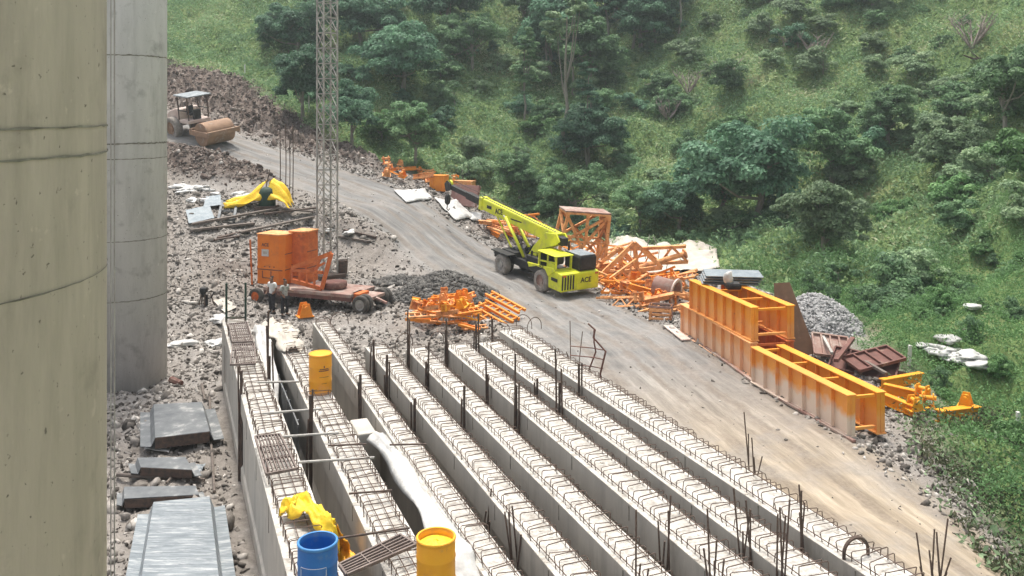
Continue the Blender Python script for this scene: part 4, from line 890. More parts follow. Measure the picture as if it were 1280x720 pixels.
# ================================================================== mobile crane
cb = Vector((2.45, 46.0, 0)); hd = Vector((-.55, .835, 0)); cb.z = gz(cb.x, cb.y) + .0
fz = cb + hd * 3.8; fzz = gz(fz.x, fz.y); pitch = math.atan2(fzz - cb.z, 3.8)
t = thing('mobile_crane', 'lime yellow pick and carry crane on the haul road with its boom pointing uphill', 'mobile crane', cb, math.atan2(.55, .835)); t.rotation_euler = (pitch, 0, math.atan2(.55, .835))
for sx in (-1, 1):
    wheel(t, sx * 1.06, 0, .58, .58, .42, 'dusty_rubber', 'deck'); 
    wheel(t, sx * 1.08, 3.8, .58, .58, .40, 'dusty_rubber', 'mast'); wheel(t, sx * .62, 4.15, .58, .58, .36, 'rubber', 'darkbar')
MB().box((0, 2.6, .85), (1.3, 4.6, .42)).box((0, 4.6, .95), (2.0, .5, .34)).box((0, 3.8, 1.2), (1.5, 1.3, .25)).build('chassis', 'black', t, bevel=.03)
for sx in (-1, 1): MB().box((sx * 1.05, 3.85, 1.24), (.55, 1.7, .07)).build('front_mudguard', 'black', t, bevel=.02)
MB().prism([(-1.75, .42), (-1.75, 1.32), (-1.25, 1.36), (-.72, 1.36), (-.62, .95), (-.66, .42)], -1.2, 1.2, 'X').build('counterweight', 'lime', t, bevel=.05)
for sx in (-1, 1):
    MB().prism([(-1.2, 1.36), (-1.1, 1.5), (1.2, 1.32), (1.05, 1.1), (.62, 1.22), (.4, 1.3), (-.4, 1.3), (-.6, 1.1), (-.7, 1.0)], sx * 1.22 - .04, sx * 1.22 + .04, 'X').build('side_fender', 'lime', t, bevel=.01)
# louvres on the left third of the rear
mb = MB()
for k in range(5): mb.box((-1.12 + k * .17, -1.765, .88), (.07, .03, .72))
mb.build('louvre', 'black', t)
MB().box((.42, -1.765, .88), (1.3, .02, .70)).build('rear_panel', 'lime', t)
text('ACE', .36, (.34, -1.785, .92), (R(90), 0, 0), 'blackprint', t)
text('ACE', .2, (-1.27, -.1, 1.38), (R(90), 0, R(-90)), 'blackprint', t)
MB().box((-1.23, -1.2, .95), (.03, .5, .16)).build('side_decal', 'blackprint', t)
MB().box((.55, -1.0, 1.72), (1.1, 1.3, .75)).build('engine_cover', 'black', t, bevel=.08)
MB().box((.55, -1.0, 2.13), (1.0, 1.2, .06)).build('engine_cover_top', 'zinc', t, bevel=.02)
# cab: frame, roof, seat
mb = MB()
for (x_, y_) in ((-1.1, -1.1), (-1.1, .35), (-.15, -1.1), (-.15, .35)): mb.bar((x_, y_, 1.3), (x_, y_, 2.05), .09, .09)
mb.bar((-1.1, -1.1, 1.75), (-1.1, .35, 1.6), .07, .07); mb.bar((-1.1, -.4, 1.35), (-1.1, -.4, 2.05), .07, .07); mb.build('cab_frame', 'lime', t)
MB().box((-.62, -.38, 2.09), (1.15, 1.65, .06)).build('cab_roof', 'lime', t, bevel=.03)
MB().box((-.62, -.5, 1.62), (.5, .5, .12)).box((-.62, -.76, 1.85), (.5, .1, .5)).build('seat', 'black', t, bevel=.03)
MB().box((-.62, .3, 1.7), (.85, .03, .6)).build('windscreen', 'glass', t)
MB().box((-1.12, -.75, 1.5), (.03, .55, .34)).build('cab_side_panel', 'lime', t)
for x_ in (-1.02, 1.02):
    MB().box((x_, -1.775, 1.22), (.2, .03, .09)).build('tail_light', 'redor', t)
    MB().box((x_ * .92, 4.87, 1.02), (.2, .05, .14)).build('headlight', 'whitepaint', t)
MB().path([(-.2, .2, 3.02), (-.2, 4.0, 3.34), (-.2, 7.7, 3.66)], .025, 5).path([(.2, .2, 3.02), (.2, 4.0, 3.36), (.2, 11.6, 3.95)], .02, 5).build('hoist_cable', 'darkbar', t)
MB().bar((-1.15, .4, 1.95), (-1.45, .5, 2.0), .03, .03).box((-1.48, .5, 1.95), (.05, .14, .28)).build('mirror', 'black', t)
for z_ in (.55, .8, 1.05): MB().bar((-1.28, .62, z_), (-1.28, 1.0, z_), .04, .05).build('step', 'black', t)
MB().tube((.6, .1, 1.6), (.6, .1, 2.5), .06, 10).build('exhaust', 'darkbar', t)
# mast bracket and boom
for sx in (-.28, .28): MB().prism([(2.0, 1.0), (2.75, 1.0), (2.05, 1.9), (1.0, 2.85), (.05, 2.95), (-.25, 2.6), (.1, 2.35), (1.0, 2.0), (1.55, 1.7)], sx - .05, sx + .05, 'X').build('boom_bracket', 'lime', t, bevel=.015)
MB().box((0, 1.6, 1.2), (1.2, 1.4, .45)).build('turntable', 'black', t, bevel=.04)
bs, be, ee = Vector((0, .15, 2.62)), Vector((0, 7.8, 3.25)), Vector((0, 11.9, 3.62)); ang = math.atan2(be.z - bs.z, be.y - bs.y)
def along(a, b, w_, h_): mb = MB(); mb.bar(a, b, w_, h_); return mb
along(bs, be, .5, .66).build('boom', 'lime', t, bevel=.05)
bd = (be - bs).normalized(); bu = Vector((0, -bd.z, bd.y))
along(be - bd * .25, be + bd * .08, .6, .76).build('boom_collar', 'lime', t, bevel=.03)
along(be, be.lerp(ee, .45) , .36, .42).build('boom_extension', 'black', t, bevel=.03)
along(be.lerp(ee, .4), ee, .26, .3).build('inner_extension', 'black', t, bevel=.02)
along(bs - bd * .5, bs + bd * .1, .4, .42).build('boom_tail', 'black', t, bevel=.03)
text('ACE', .42, (-.262, 5.7, 3.1), (R(90), 0, R(-90)), 'blackprint', t).rotation_euler = Euler((R(90), -ang, R(-90)))
MB().box((-.262, 6.75, 3.18), (.012, .5, .18)).build('boom_decal', 'blackprint', t)
MB().box((-.262, 3.9, 2.93), (.012, 1.1, .07)).build('boom_stripe', 'blackprint', t)
for sx in (-.3, .3):
    MB().tube((sx, 2.9, 1.1), (sx, 4.9, 2.95), .09, 10).build('lift_cylinder', 'lime', t, smooth=True)
    MB().tube((sx, 4.6, 2.67), (sx, 5.1, 3.0), .05, 10).build('cylinder_rod', 'mast', t, smooth=True)
MB().bar((-.3, 4.0, 1.2), (-.1, 6.2, 2.85), .06, .08).build('stay_bar', 'lime', t)
mb = MB()
for k in range(14):
    g = random.Random(k); mb.path([(g.uniform(-.7, .7), g.uniform(2.2, 4.3), 1.2), (g.uniform(-.6, .6), g.uniform(2.2, 4.3), g.uniform(1.4, 1.9)), (g.uniform(-.7, .7), g.uniform(2.2, 4.3), 1.2)], .035, 6)
mb.build('hose', 'black', t)
MB().lathe([(.001, -.07), (.28, -.07), (.28, .07), (.001, .07)], (0, ee.y, ee.z + .12), axis='X', seg=20).build('tip_sheave', 'lime', t)
MB().prism([(ee.y - .35, ee.z - .2), (ee.y + .2, ee.z - .35), (ee.y + .4, ee.z + .1), (ee.y + .1, ee.z + .35), (ee.y - .4, ee.z + .2)], -.2, -.15, 'X').build('boom_head', 'black', t)
MB().tube((0, ee.y + .25, ee.z + .1), (0, ee.y + .25, ee.z - .75), .02, 6).build('hoist_rope', 'darkbar', t)
MB().lathe([(.06, -.62), (.17, -.5), (.2, -.2), (.15, 0), (.05, .08)], (0, ee.y + .25, ee.z - .62), seg=16).build('hook_block', 'black', t, smooth=True)
MB().path([(0, ee.y + .25, ee.z - 1.2), (.0, ee.y + .3, ee.z - 1.5), (.1, ee.y + .3, ee.z - 1.62), (.2, ee.y + .28, ee.z - 1.5)], .035, 6).build('hook', 'darkbar', t)
# ================================================================== road roller
q = hit(270, 180, 55); hdg = Vector((.78, -.626, 0)); rzr = math.atan2(-hdg.x, hdg.y)
side = Vector((hdg.y, -hdg.x, 0))
zL = gz(q.x - 1.0, q.y); zR = gz(q.x + 1.0, q.y)
t = thing('road_roller', 'dusty ochre road roller with a white bonnet and canopy parked on the upper road', 'road roller', q + Vector((0, 0, .05)), rzr)
t.rotation_euler = (R(-6), R(10), rzr); t.scale = (1.1, 1.1, 1.1)
# local +Y forward (drum), +X right
MB().lathe([(.001, -1.05), (.7, -1.05), (.78, -1.03), (.78, 1.03), (.7, 1.05), (.001, 1.05)], (0, 0, .78), axis='X', seg=40).build('drum', 'ochre', t)
for sx in (-1, 1): MB().box((sx * 1.16, .0, .86), (.10, 2.2, .34)).build('drum_frame', 'ochre', t, bevel=.02)
MB().box((0, -.98, .92), (2.4, .22, .4)).box((0, 1.02, .92), (2.4, .14, .3)).build('frame_beam', 'ochre', t, bevel=.02)
MB().box((0, -1.6, .95), (.6, 1.2, .5)).build('articulation', 'darkbar', t)
MB().box((0, -2.2, 1.35), (1.7, 1.1, .22)).build('platform', 'pinkw', t, bevel=.03)
MB().box((0, -2.5, 1.75), (.55, .5, .14)).box((0, -2.74, 2.05), (.5, .1, .5)).build('seat', 'black', t, bevel=.03)
MB().box((0, -1.95, 1.75), (.5, .25, .7)).build('dash', 'black', t); MB().path([(math.cos(a_ * .45) * .2, -2.15 + .03 * math.sin(a_ * .45), 2.15 + math.sin(a_ * .45) * .15) for a_ in range(15)], .02, 5).build('steering_wheel', 'black', t)
MB().prism([(-2.85, 1.2), (-2.85, 2.1), (-3.1, 2.2), (-4.0, 1.95), (-4.55, 1.55), (-4.6, 1.0), (-3.2, .9)], -.78, .78, 'X').build('bonnet', 'pinkw', t, bevel=.08)
for sx in (-1, 1):
    wheel(t, sx * .92, -3.45, .80, .80, .56, 'dusty_rubber', 'ochre')
    for y_ in (-1.75, -2.9): MB().bar((sx * .75, y_, 1.4), (sx * .75, y_, 3.05), .07, .07).build('canopy_post', 'darkbar', t)
MB().box((0, -2.3, 3.1), (1.8, 1.75, .09)).build('canopy', 'zinc', t, bevel=.03)
mb = MB()
for sx in (-.8, .8): mb.bar((sx, -1.7, 2.1), (sx, -2.9, 2.1), .05, .05)
mb.build('guard_rail', 'black', t)
# ================================================================== trailer and its load
q = hit(325, 378); q = Vector((-12.3, 42.6, gz(-12.3, 42.6))); rt = R(-22)
tz = min(gz(-12, 42.6), gz(-7, 41)) 
t = thing('flatbed_trailer', 'low dusty red brown flatbed trailer carrying the orange machines', 'trailer', (q.x, q.y, tz), rt)
MB().box((2.75, 1.1, .74), (4.9, 2.2, .16)).build('deck', 'deck', t, bevel=.02)
for y_ in (.1, 2.1): MB().box((2.75, y_, .58), (4.9, .12, .2)).build('side_beam', 'redrust', t)
MB().box((5.25, .75, .62), (.5, .9, .4)).build('headboard', 'redor', t, bevel=.03)
for x_ in (.7, 1.9, 3.1, 4.3, 5.1): MB().box((x_, 1.1, .56), (.12, 1.9, .14)).build('cross_member', 'redrust', t)
for x_, y_, rr, mr in ((.0, -.12, .38, 'redor'), (.0, 2.25, .38, 'redor')): wheel(t, x_, y_, rr, rr, .24, 'rubber', mr, 'Y')
for y_ in (-.05, .3, 1.75, 2.05): wheel(t, 5.8, y_, .42, .42, .25, 'rubber', 'mast', 'Y')
MB().tube((5.8, -.1, .42), (5.8, 2.1, .42), .08, 8).build('axle', 'darkbar', t)
MB().box((5.65, 1.0, .62), (.9, 1.3, .14)).bar((5.9, .9, .62), (6.9, .4, .5), .1, .1).build('drawbar', 'deck', t)
Tt = Matrix.Translation(t.location) @ Matrix.Rotation(rt, 4, 'Z')
def cabinet(x_, y_, w_, d_, h_, zb, m, lab, sign, panels=True):
    c = thing('machine_cabinet', lab, 'machine cabinet', Tt @ Vector((x_, y_, zb)), rt)
    k = .22
    MB().prism([(-w_ / 2, -d_ / 2), (w_ / 2 - k, -d_ / 2), (w_ / 2, -d_ / 2 + k), (w_ / 2, d_ / 2), (-w_ / 2, d_ / 2)], 0, h_, 'Z').build('housing', m, c, bevel=.025)
    MB().prism([(-w_ / 2 - .03, -d_ / 2 - .03), (w_ / 2 - k, -d_ / 2 - .03), (w_ / 2 + .03, -d_ / 2 + k), (w_ / 2 + .03, d_ / 2 + .03), (-w_ / 2 - .03, d_ / 2 + .03)], h_ + .002, h_ + .07, 'Z').build('top_cover', 'orange2', c, bevel=.02)
    mb = MB(); mb.box((0, -d_ / 2 - .01, h_ * .30), (w_ * .98, .03, .035)).box((-w_ * .12, -d_ / 2 - .01, h_ * .13), (.5, .03, .03)).box((-w_ * .12 - .25, -d_ / 2 - .01, h_ * .2), (.03, .03, h_ * .14)).box((-w_ * .12 + .25, -d_ / 2 - .01, h_ * .2), (.03, .03, h_ * .14))
    for kx in (-.3, .0, .25): mb.box((kx, -d_ / 2 - .01, h_ * .36), (.05, .03, .05))
    mb.build('door_seam', 'redrust', c)
    MB().box((w_ / 2 + .01, 0, h_ * .62), (.03, d_ * .7, .03)).box((w_ / 2 + .01, 0, h_ * .3), (.03, d_ * .7, .03)).build('side_seam', 'redrust', c)
    if sign:
        MB().box((-w_ * .18, -d_ / 2 - .012, h_ * .64), (.42, .012, .34)).build('sign_plate', 'white', c)
        text('ACE', .22, (-w_ * .18, -d_ / 2 - .014, h_ * .80), (R(90), 0, 0), 'redrust', c)
        text('151', .16, (-w_ * .18, -d_ / 2 - .026, h_ * .64), (R(90), 0, 0), 'ochre', c)
    return c
cabinet(.28, 1.15, 1.5, 1.2, 2.4, .83, 'cabor', 'taller looking orange steel cabinet with a cream sign on the left of the trailer', True)
cabinet(1.33, 1.85, .95, 1.1, 2.5, .83, 'redor', 'red orange steel cabinet right behind the one with the cream sign', False)
for i, (x_, h_) in enumerate(((-.45, 2.2), (-.3, 1.2))): 
    o = MB().bar((0, 0, 0), (-.1, 0, h_), .07, .07).build('side_strut', 'redor'); o.location = Tt @ Vector((x_ - .05, .2 + i * .5, .83)); tag(o, ['slanted red bar leaning at the left side of the orange cabinet', 'short red bar leaning behind at the left of the orange cabinet'][i], 'bar')
# triangular bracket
c = thing('triangular_bracket', 'red orange triangular steel bracket lying on the trailer deck', 'steel bracket', Tt @ Vector((2.1, .3, .83)), rt)
A_, B_, D_, E_ = Vector((-.35, 0, .95)), Vector((1.75, .2, 1.75)), Vector((1.35, 0, .08)), Vector((-.35, 0, .35))
MB().bar(A_, B_, .16, .2).build('top_chord', 'redor', c); MB().bar(B_, D_, .16, .2).build('post', 'redor', c); MB().bar(E_, D_, .14, .18).build('bottom_chord', 'redor', c)
mb = MB(); mb.bar(A_ - Vector((0, 0, .1)), Vector((1.4, 0, .85)), .12, .14)
for u in (0, .25, .5, .75): mb.bar(A_.lerp(Vector((1.4, 0, .85)), u), E_.lerp(D_, u), .07, .09)
mb.bar(Vector((.7, .05, .9)), Vector((1.45, .1, 1.3)), .08, .1).bar(Vector((1.0, .05, .88)), Vector((1.2, .1, 1.5)), .08, .1); mb.build('bracing', 'redor', c)
o = MB().lathe([(.34, 0), (.55, .02), (.6, .15), (.58, .32), (.34, .34)], seg=28).build('rubber_coil', 'redrust', smooth=True); o.location = Tt @ Vector((3.7, 1.0, .83)); tag(o, 'dark flat coil lying on the trailer behind the bracket', 'coil')
# ================================================================== people
def person(px, py, lab, shirt, trousers, rz_, h=1.7, mirror=1, armbend=0.0):
    q = hit(px, py, 30); s_ = h / 1.7
    t = thing('person', lab, 'person', (q.x, q.y, q.z + .0), rz_)
    def skin(name, m, verts, edges, radii, lvl=2):
        me = bpy.data.meshes.new(name); me.from_pydata([Vector(v) * s_ for v in verts], edges, []); me.materials.append(mlist(m)); o = bpy.data.objects.new(name, me); C.objects.link(o); o.parent = t
        sk = o.modifiers.new('skin', 'SKIN'); sk.use_smooth_shade = True
        for v, r_ in zip(me.skin_vertices[0].data, radii): v.radius = (r_[0] * s_, r_[1] * s_) if isinstance(r_, tuple) else (r_ * s_, r_ * s_)
        me.skin_vertices[0].data[0].use_root = True
        o.modifiers.new('sub', 'SUBSURF').levels = lvl; o.modifiers['sub'].render_levels = lvl; return o
    m_ = mirror
    hp = (0, 0, .92); ch = (0, .01, 1.28); nk = (0, .01, 1.45); hd1 = (0, .03, 1.56); hd2 = (0, .02, 1.66)
    sL, sR = (-.19, 0, 1.39), (.19, 0, 1.39); eL, eR = (-.25, -.03, 1.12), (.25, -.03, 1.12)
    wL = (-.22, .12 + armbend * .1, .95 + armbend * .12); wR = (.22, .14, .93); hL = (-.19, .19 + armbend * .1, .90 + armbend * .14); hR = (.19, .2, .88)
    kL, kR = (-.11, .04, .5), (.12, -.01, .5); aL, aR = (-.12, 0, .1), (.13, -.05, .1); fL, fR = (-.13, .14, .04), (.15, .1, .04)
    V_ = [hp, (0, 0, 1.1), ch, nk, hd1, hd2, sL, eL, wL, hL, sR, eR, wR, hR, (-.09, 0, .86), kL, aL, fL, (.09, 0, .86), kR, aR, fR]
    E = [(0, 1), (1, 2), (2, 3), (3, 4), (4, 5), (2, 6), (6, 7), (7, 8), (8, 9), (2, 10), (10, 11), (11, 12), (12, 13), (0, 14), (14, 15), (15, 16), (16, 17), (0, 18), (18, 19), (19, 20), (20, 21)]
    Rr = [(.13, .1), (.12, .09), (.14, .1), .055, (.085, .095), (.07, .08), .055, .042, .032, .035, .055, .042, .032, .035, .085, .06, .042, .04, .085, .06, .042, .04]
    skin('body', 'skin', V_, E, Rr)
    V2 = [(0, 0, 1.08), (0, 0, .90), ch, (0, .01, 1.40), sL, (-.245, -.02, 1.16), sR, (.245, -.02, 1.16)]
    skin('shirt', shirt, V2, [(0, 1), (0, 2), (2, 3), (2, 4), (4, 5), (2, 6), (6, 7)], [(.145, .115), (.155, .125), (.165, .12), .075, .075, .065, .075, .065])
    V3 = [(0, 0, .92), (-.09, 0, .84), kL, (-.12, 0, .12), (.09, 0, .84), kR, (.13, -.045, .12)]
    skin('trousers', trousers, V3, [(0, 1), (1, 2), (2, 3), (0, 4), (4, 5), (5, 6)], [(.145, .115), .1, .082, .065, .1, .082, .065])
    skin('hair', 'hair', [(0, -.02, 1.62), (0, 0, 1.70)], [(0, 1)], [(.085, .095), (.075, .09)])
    MB().box((-.13 * s_, .07 * s_, .035), (.09, .26, .07)).build('shoe', 'black', t, bevel=.02); MB().box((.145 * s_, .03 * s_, .035), (.09, .26, .07)).build('shoe', 'black', t, bevel=.02)
    return t
person(340, 393, 'left one of the two standing people, in a white shirt and dark trousers', 'shirtw', 'trou', R(150))
person(356, 396, 'right one of the two standing people, in a pale patterned shirt and dark trousers', 'shirtg', 'trou', R(-120), armbend=1.5)
# black contraption
q = hit(256, 382); t = thing('small_machine', 'small black machine on thin legs standing on the rubble at the left', 'small machine', q)
MB().box((-.05, 0, .72), (.34, .3, .24)).build('engine', 'black', t, bevel=.06); MB().box((-.08, 0, .5), (.2, .2, .2)).build('gearbox', 'black', t, bevel=.03)
for x_, y_ in ((-.22, -.15), (.05, -.15), (-.22, .15), (.45, 0)): MB().tube((x_, y_, 0), (x_ * .6, y_ * .6, .55), .03, 6).build('leg', 'darkbar', t)
MB().path([(0, 0, .3), (.3, 0, .35), (.42, 0, .62), (.5, 0, .62)], .035, 6).build('handle', 'black', t); MB().box((.08, 0, .25), (.14, .14, .5)).build('hopper', 'black', t, bevel=.03)

# ================================================================== yellow sheet over a green drum
q = hit(334, 262)
t = thing('covered_machine', 'dark green drum shaped machine half covered by a yellow sheet', 'machine', q)
MB().lathe([(.45, 0), (.5, .1), (.5, 1.0), (.38, 1.25), (.15, 1.35), (.001, 1.35)], seg=20).build('drum', 'green', t, smooth=True)
MB().box((0, -.1, .12), (1.2, 1.0, .25)).build('base', 'darkbar', t); MB().tube((-.1, 0, 1.2), (.15, 0, 2.4), .03, 6).build('pole', 'darkbar', t)
for (sgn, lab, ptsd) in ((-1, 'left', [(-.2, 0, 1.4), (-.6, -.1, .95), (-1.1, -.2, .5), (-1.9, -.3, .25)]), (1, 'right', [(.1, 0, 1.45), (.55, -.1, 1.25), (.95, -.2, .8), (1.15, -.3, .2)])):
    mb = MB()
    def fn(u, v, ptsd=ptsd):
        s_ = u * 3; i = min(int(s_), 2); p_ = Vector(ptsd[i]).lerp(Vector(ptsd[i + 1]), s_ - i); return Vector((0, 0, .12)) + (lambda w_: Vector((w_.x * 1.25 + .12 * math.sin(v * 15), w_.y - .5 + v * 1.1, max(.05, w_.z * (.35 + .75 * math.sin(min(1, v * 1.3) * PI / 2)) + .13 * math.sin(v * 15 + u * 3) + .12 * noise.noise(Vector((u * 3, v * 5, sgn)))))))(p_)
    o = mb.grid(fn, 16, 18).build('yellow_cover', 'tarp', t, smooth=True); o.modifiers.new('thickness', 'SOLIDIFY').thickness = .02
# tray frame
q = [hit(*p_) for p_ in ((278, 254), (297, 254), (292, 279), (273, 279))]; c = sum(q, Vector()) / 4; t = thing('steel_tray', 'grey rectangular steel frame lying left of the yellow covered machine', 'steel frame', c + Vector((0, 0, .15)))
q = [v - c for v in q]; mb = MB()
for i in range(4): mb.bar(q[i], q[(i + 1) % 4], .14, .14)
mb.build('frame', 'zinc2', t); MB().bar(q[0].lerp(q[3], .55), q[1].lerp(q[2], .55), .1, .1).build('cross_bar', 'zinc2', t)
mb = MB(); v = [q[0].lerp(q[3], .05), q[1].lerp(q[2], .05), q[1].lerp(q[2], .3), q[0].lerp(q[3], .3)]; f_ = mb.bm.faces.new([mb.bm.verts.new(k) for k in v]); bmesh.ops.solidify(mb.bm, geom=[f_], thickness=.03); mb.build('plate', 'white', t)
# planks, pipes and sheets lying in the upper yard
def long_things(specs, name, cat, group=None):
    for (a_, b_, w_, h_, m, lab, zo) in specs:
        pa = hit(*a_) + Vector((0, 0, zo)); pb_ = hit(*b_) + Vector((0, 0, zo)); c = pa.copy(); 
        o = MB().bar(pa - c, pb_ - c, w_, h_).build(name, m, bevel=.01); o.location = c; tag(o, lab, cat, group)
long_things([((238, 292), (318, 284), .35, .12, 'wood', 'long grey plank lying behind the orange cabinets, leftmost', .15), ((240, 288), (350, 268), .3, .12, 'wood', 'long grey plank crossing over the leftmost one', .3), ((272, 300), (312, 290), .3, .1, 'darkbar', 'dark plank below the long grey planks', .1),
  ((300, 296), (392, 276), .3, .1, 'wood', 'grey plank behind the red orange cabinet', .2), ((330, 276), (396, 268), .25, .1, 'darkbar', 'dark beam lying left of the mast foot', .3), ((345, 268), (392, 272), .25, .1, 'wood', 'grey beam right of the yellow covered machine', .35),
  ((430, 292), (470, 300), .2, .12, 'darkbar', 'dark bar lying right of the mast foot', .1), ((425, 300), (462, 305), .2, .1, 'wood', 'grey plank right of the mast foot', .1), ((268, 304), (300, 299), .2, .08, 'darkbar', 'short dark plank in front of the long grey planks', .12)], 'plank', 'plank')
for i, pq in enumerate((((232, 268), (262, 262), (268, 278), (236, 284)), ((258, 250), (276, 248), (276, 262), (254, 264)), ((295, 250), (312, 248), (310, 256), (292, 258)))):
    flatsheet(pq, ['flat blue grey sheet on the upper rubble, nearest', 'flat blue grey sheet beside the steel frame', 'small pale sheet between the frame and the yellow cover'][i], 'slate' if i < 2 else 'white2', .2)
for i, (px, py, s_) in enumerate(((224, 236, .55), (233, 240, .5), (248, 238, .7), (262, 252, .4), (300, 243, .35), (240, 252, .45), (270, 244, .3), (318, 247, .5), (225, 432, .35), (270, 432, .4), (275, 401, .45), (438, 292, .4), (412, 290, .35))):
    q = hit(px, py); g = random.Random(i); mb = MB(); vv = bmesh.ops.create_icosphere(mb.bm, subdivisions=4, radius=s_)['verts']
    for v in vv: v.co = Vector((v.co.x * 1.4, v.co.y * .8, v.co.z * .35)) * (1 + .55 * noise.fractal(v.co * 2.5 + Vector((i, 0, 0)), 1.1, 2, 3)) + Vector((0, 0, .06))
    o = mb.build('pale_sack', 'white', smooth=True); o.location = q; o.rotation_euler = (0, 0, g.uniform(0, 3)); tag(o, 'crumpled pale sack lying on the grey rubble', 'sack', 'pale sacks on the rubble')

# ================================================================== orange plate girders along the road
def plate_girders(near, far, zb, H_, gap, lab, m, m2, nst=None, offdir=None, grp='orange plate girder segments along the road'):
    near = Vector((near[0], near[1], 0)); far = Vector((far[0], far[1], 0)); d = far - near; L_ = d.length; rz_ = math.atan2(-d.x, d.y)
    t = thing('plate_girder', lab, 'steel girder', (near.x, near.y, zb), rz_, grp)
    nst = nst or int(L_ / .72)
    for i, x_ in enumerate((0, gap)):
        m_ = m if i == 0 else m2
        MB().box((x_, L_ / 2, H_ / 2), (.025, L_, H_ - .06)).build('web', m_, t)
        for z_ in (.02, H_ - .02): MB().box((x_, L_ / 2, z_), (.32, L_ + .04, .04)).build('flange', m_, t, bevel=.006)
        for k in range(nst + 1):
            y_ = .03 + k * (L_ - .06) / nst
            for s2 in (-1, 1): MB().box((x_ + s2 * .075, y_, H_ / 2), (.12, .022, H_ - .09)).build('stiffener', m_, t)
    for k in range(4):
        y_ = .12 + k * (L_ - .3) / 3
        for z_ in (H_ - .12, .2): MB().bar((.14, y_, z_), (gap - .14, y_, z_), .08, .08).build('cross_bar', m_, t)
    return t
g0 = gz(9.3, 27)
plate_girders((9.65, 25.0), (8.3, 30.1), gz(9.6, 25.2) + .02, 1.22, .98, 'long orange plate girder pair nearest to the camera with dusty pale lower half', 'girdust', 'gird')
zz2 = gz(8.5, 31) + .02
plate_girders((8.45, 30.75), (7.2, 37.0), zz2, 1.25, 1.4, 'dusty orange plate girder pair carrying another one on top', 'girdpale', 'redor')
plate_girders((8.52, 30.85), (7.35, 35.9), zz2 + 1.27, 1.2, 1.4, 'bright orange plate girder pair stacked on top of the dusty pair', 'gird', 'gird')
# roofing sheets on top
zt = zz2 + 1.27 + 1.22
t = thing('roofing_sheets', 'stack of blue grey corrugated sheets lying on the stacked orange girder', 'roofing sheets', (8.55, 35.4, zt), R(-8))
for k in range(4):
    mb = MB(); fn = lambda u, v, k=k: (-.95 + u * 2.2 + .05 * k, -.75 + v * 1.5 - .05 * k, .03 + k * .11 + .03 * math.sin(v * 42))
    o = mb.grid(fn, 2, 60).build('sheet', 'slate' if k % 2 else 'zinc', t); o.modifiers.new('thickness', 'SOLIDIFY').thickness = .035
t = thing('cloth_bundle', 'white cloth bundle on a black bag on the stacked girder', 'bundle', (8.5, 33.9, zt), 0)
MB().box((0, 0, .13), (.6, .5, .26)).build('bag', 'black', t, bevel=.09); mb = MB(); vv = bmesh.ops.create_icosphere(mb.bm, subdivisions=2, radius=.22)['verts']
for v in vv: v.co = Vector((v.co.x * .9, v.co.y * .7, v.co.z * 1.2)) * (1 + .5 * noise.noise(v.co * 7)) + Vector((-.15, 0, .42))
mb.build('cloth', 'white', t, smooth=True)
# leaning brown plate
q = Vector((10.8, 33.6, gz(10.8, 33.6))); o = MB().prism([(-.7, 0), (.8, 0), (.35, 2.75), (-.25, 2.8)], -.02, .02, 'Y').build('brown_plate', mat('brown rusty plate', (.26, .16, .10), (.19, .12, .08), 1.5, .8, c3=(.34, .24, .17), s3=1)); o.location = q; o.rotation_euler = (R(-14), R(-12), R(-20)); tag(o, 'tall brown rusty plate leaning behind the stacked orange girder', 'steel plate')
# ---- upright lattice section
def frame3(t, L_, Wd, Hd, n, m, th=.13, part='bracing'):
    c4 = [(0, 0), (Wd, 0), (Wd, Hd), (0, Hd)]
    for (y_, z_) in c4: MB().bar((0, y_, z_), (L_, y_, z_), th, th).build('chord', m, t)
    for f_ in range(4):
        a_, b_ = c4[f_], c4[(f_ + 1) % 4]; mb = MB()
        for k in range(n):
            x0, x1 = k * L_ / n, (k + 1) * L_ / n
            if k % 2: x0, x1 = x1, x0
            mb.bar((x0, *a_), (x1, *b_), th * .65, th * .65); mb.bar((x1 * .999, *a_), (x0, *b_), th * .6, th * .6)
        for k in range(n + 1): mb.bar((k * L_ / n, *a_), (k * L_ / n, *b_), th * .8, th * .8)
        mb.build(part, m, t)
q = hit(700, 342, 40); base = Vector((2.35, 50.0, gz(2.35, 50.0)))
t = thing('lattice_section', 'upright brownish orange lattice box section behind the rear of the crane', 'lattice section', base + Vector((.35, 0, .05)), R(10)); t.scale = (1, 1, .87); t.rotation_euler = (R(3), R(5), R(10))
def barp(a_, b_, w_, nm, m='orange2'): MB().bar(a_, b_, w_, w_).build(nm, m, t)
for (x_, y_) in ((0, 0), (2.4, 0), (0, 1.6), (2.4, 1.6)): barp((x_ + (.5 if x_ > 0 else 0) - .3, y_, 0), (x_ + .2, y_, 3.9), .17, 'leg')
for z_ in (2.0, 3.85):
    for a_, b_ in (((.1, 0), (2.6, 0)), ((.1, 1.6), (2.6, 1.6)), ((.1, 0), (.1, 1.6)), ((2.6, 0), (2.6, 1.6))): barp((*a_, z_), (*b_, z_), .13, 'rail')
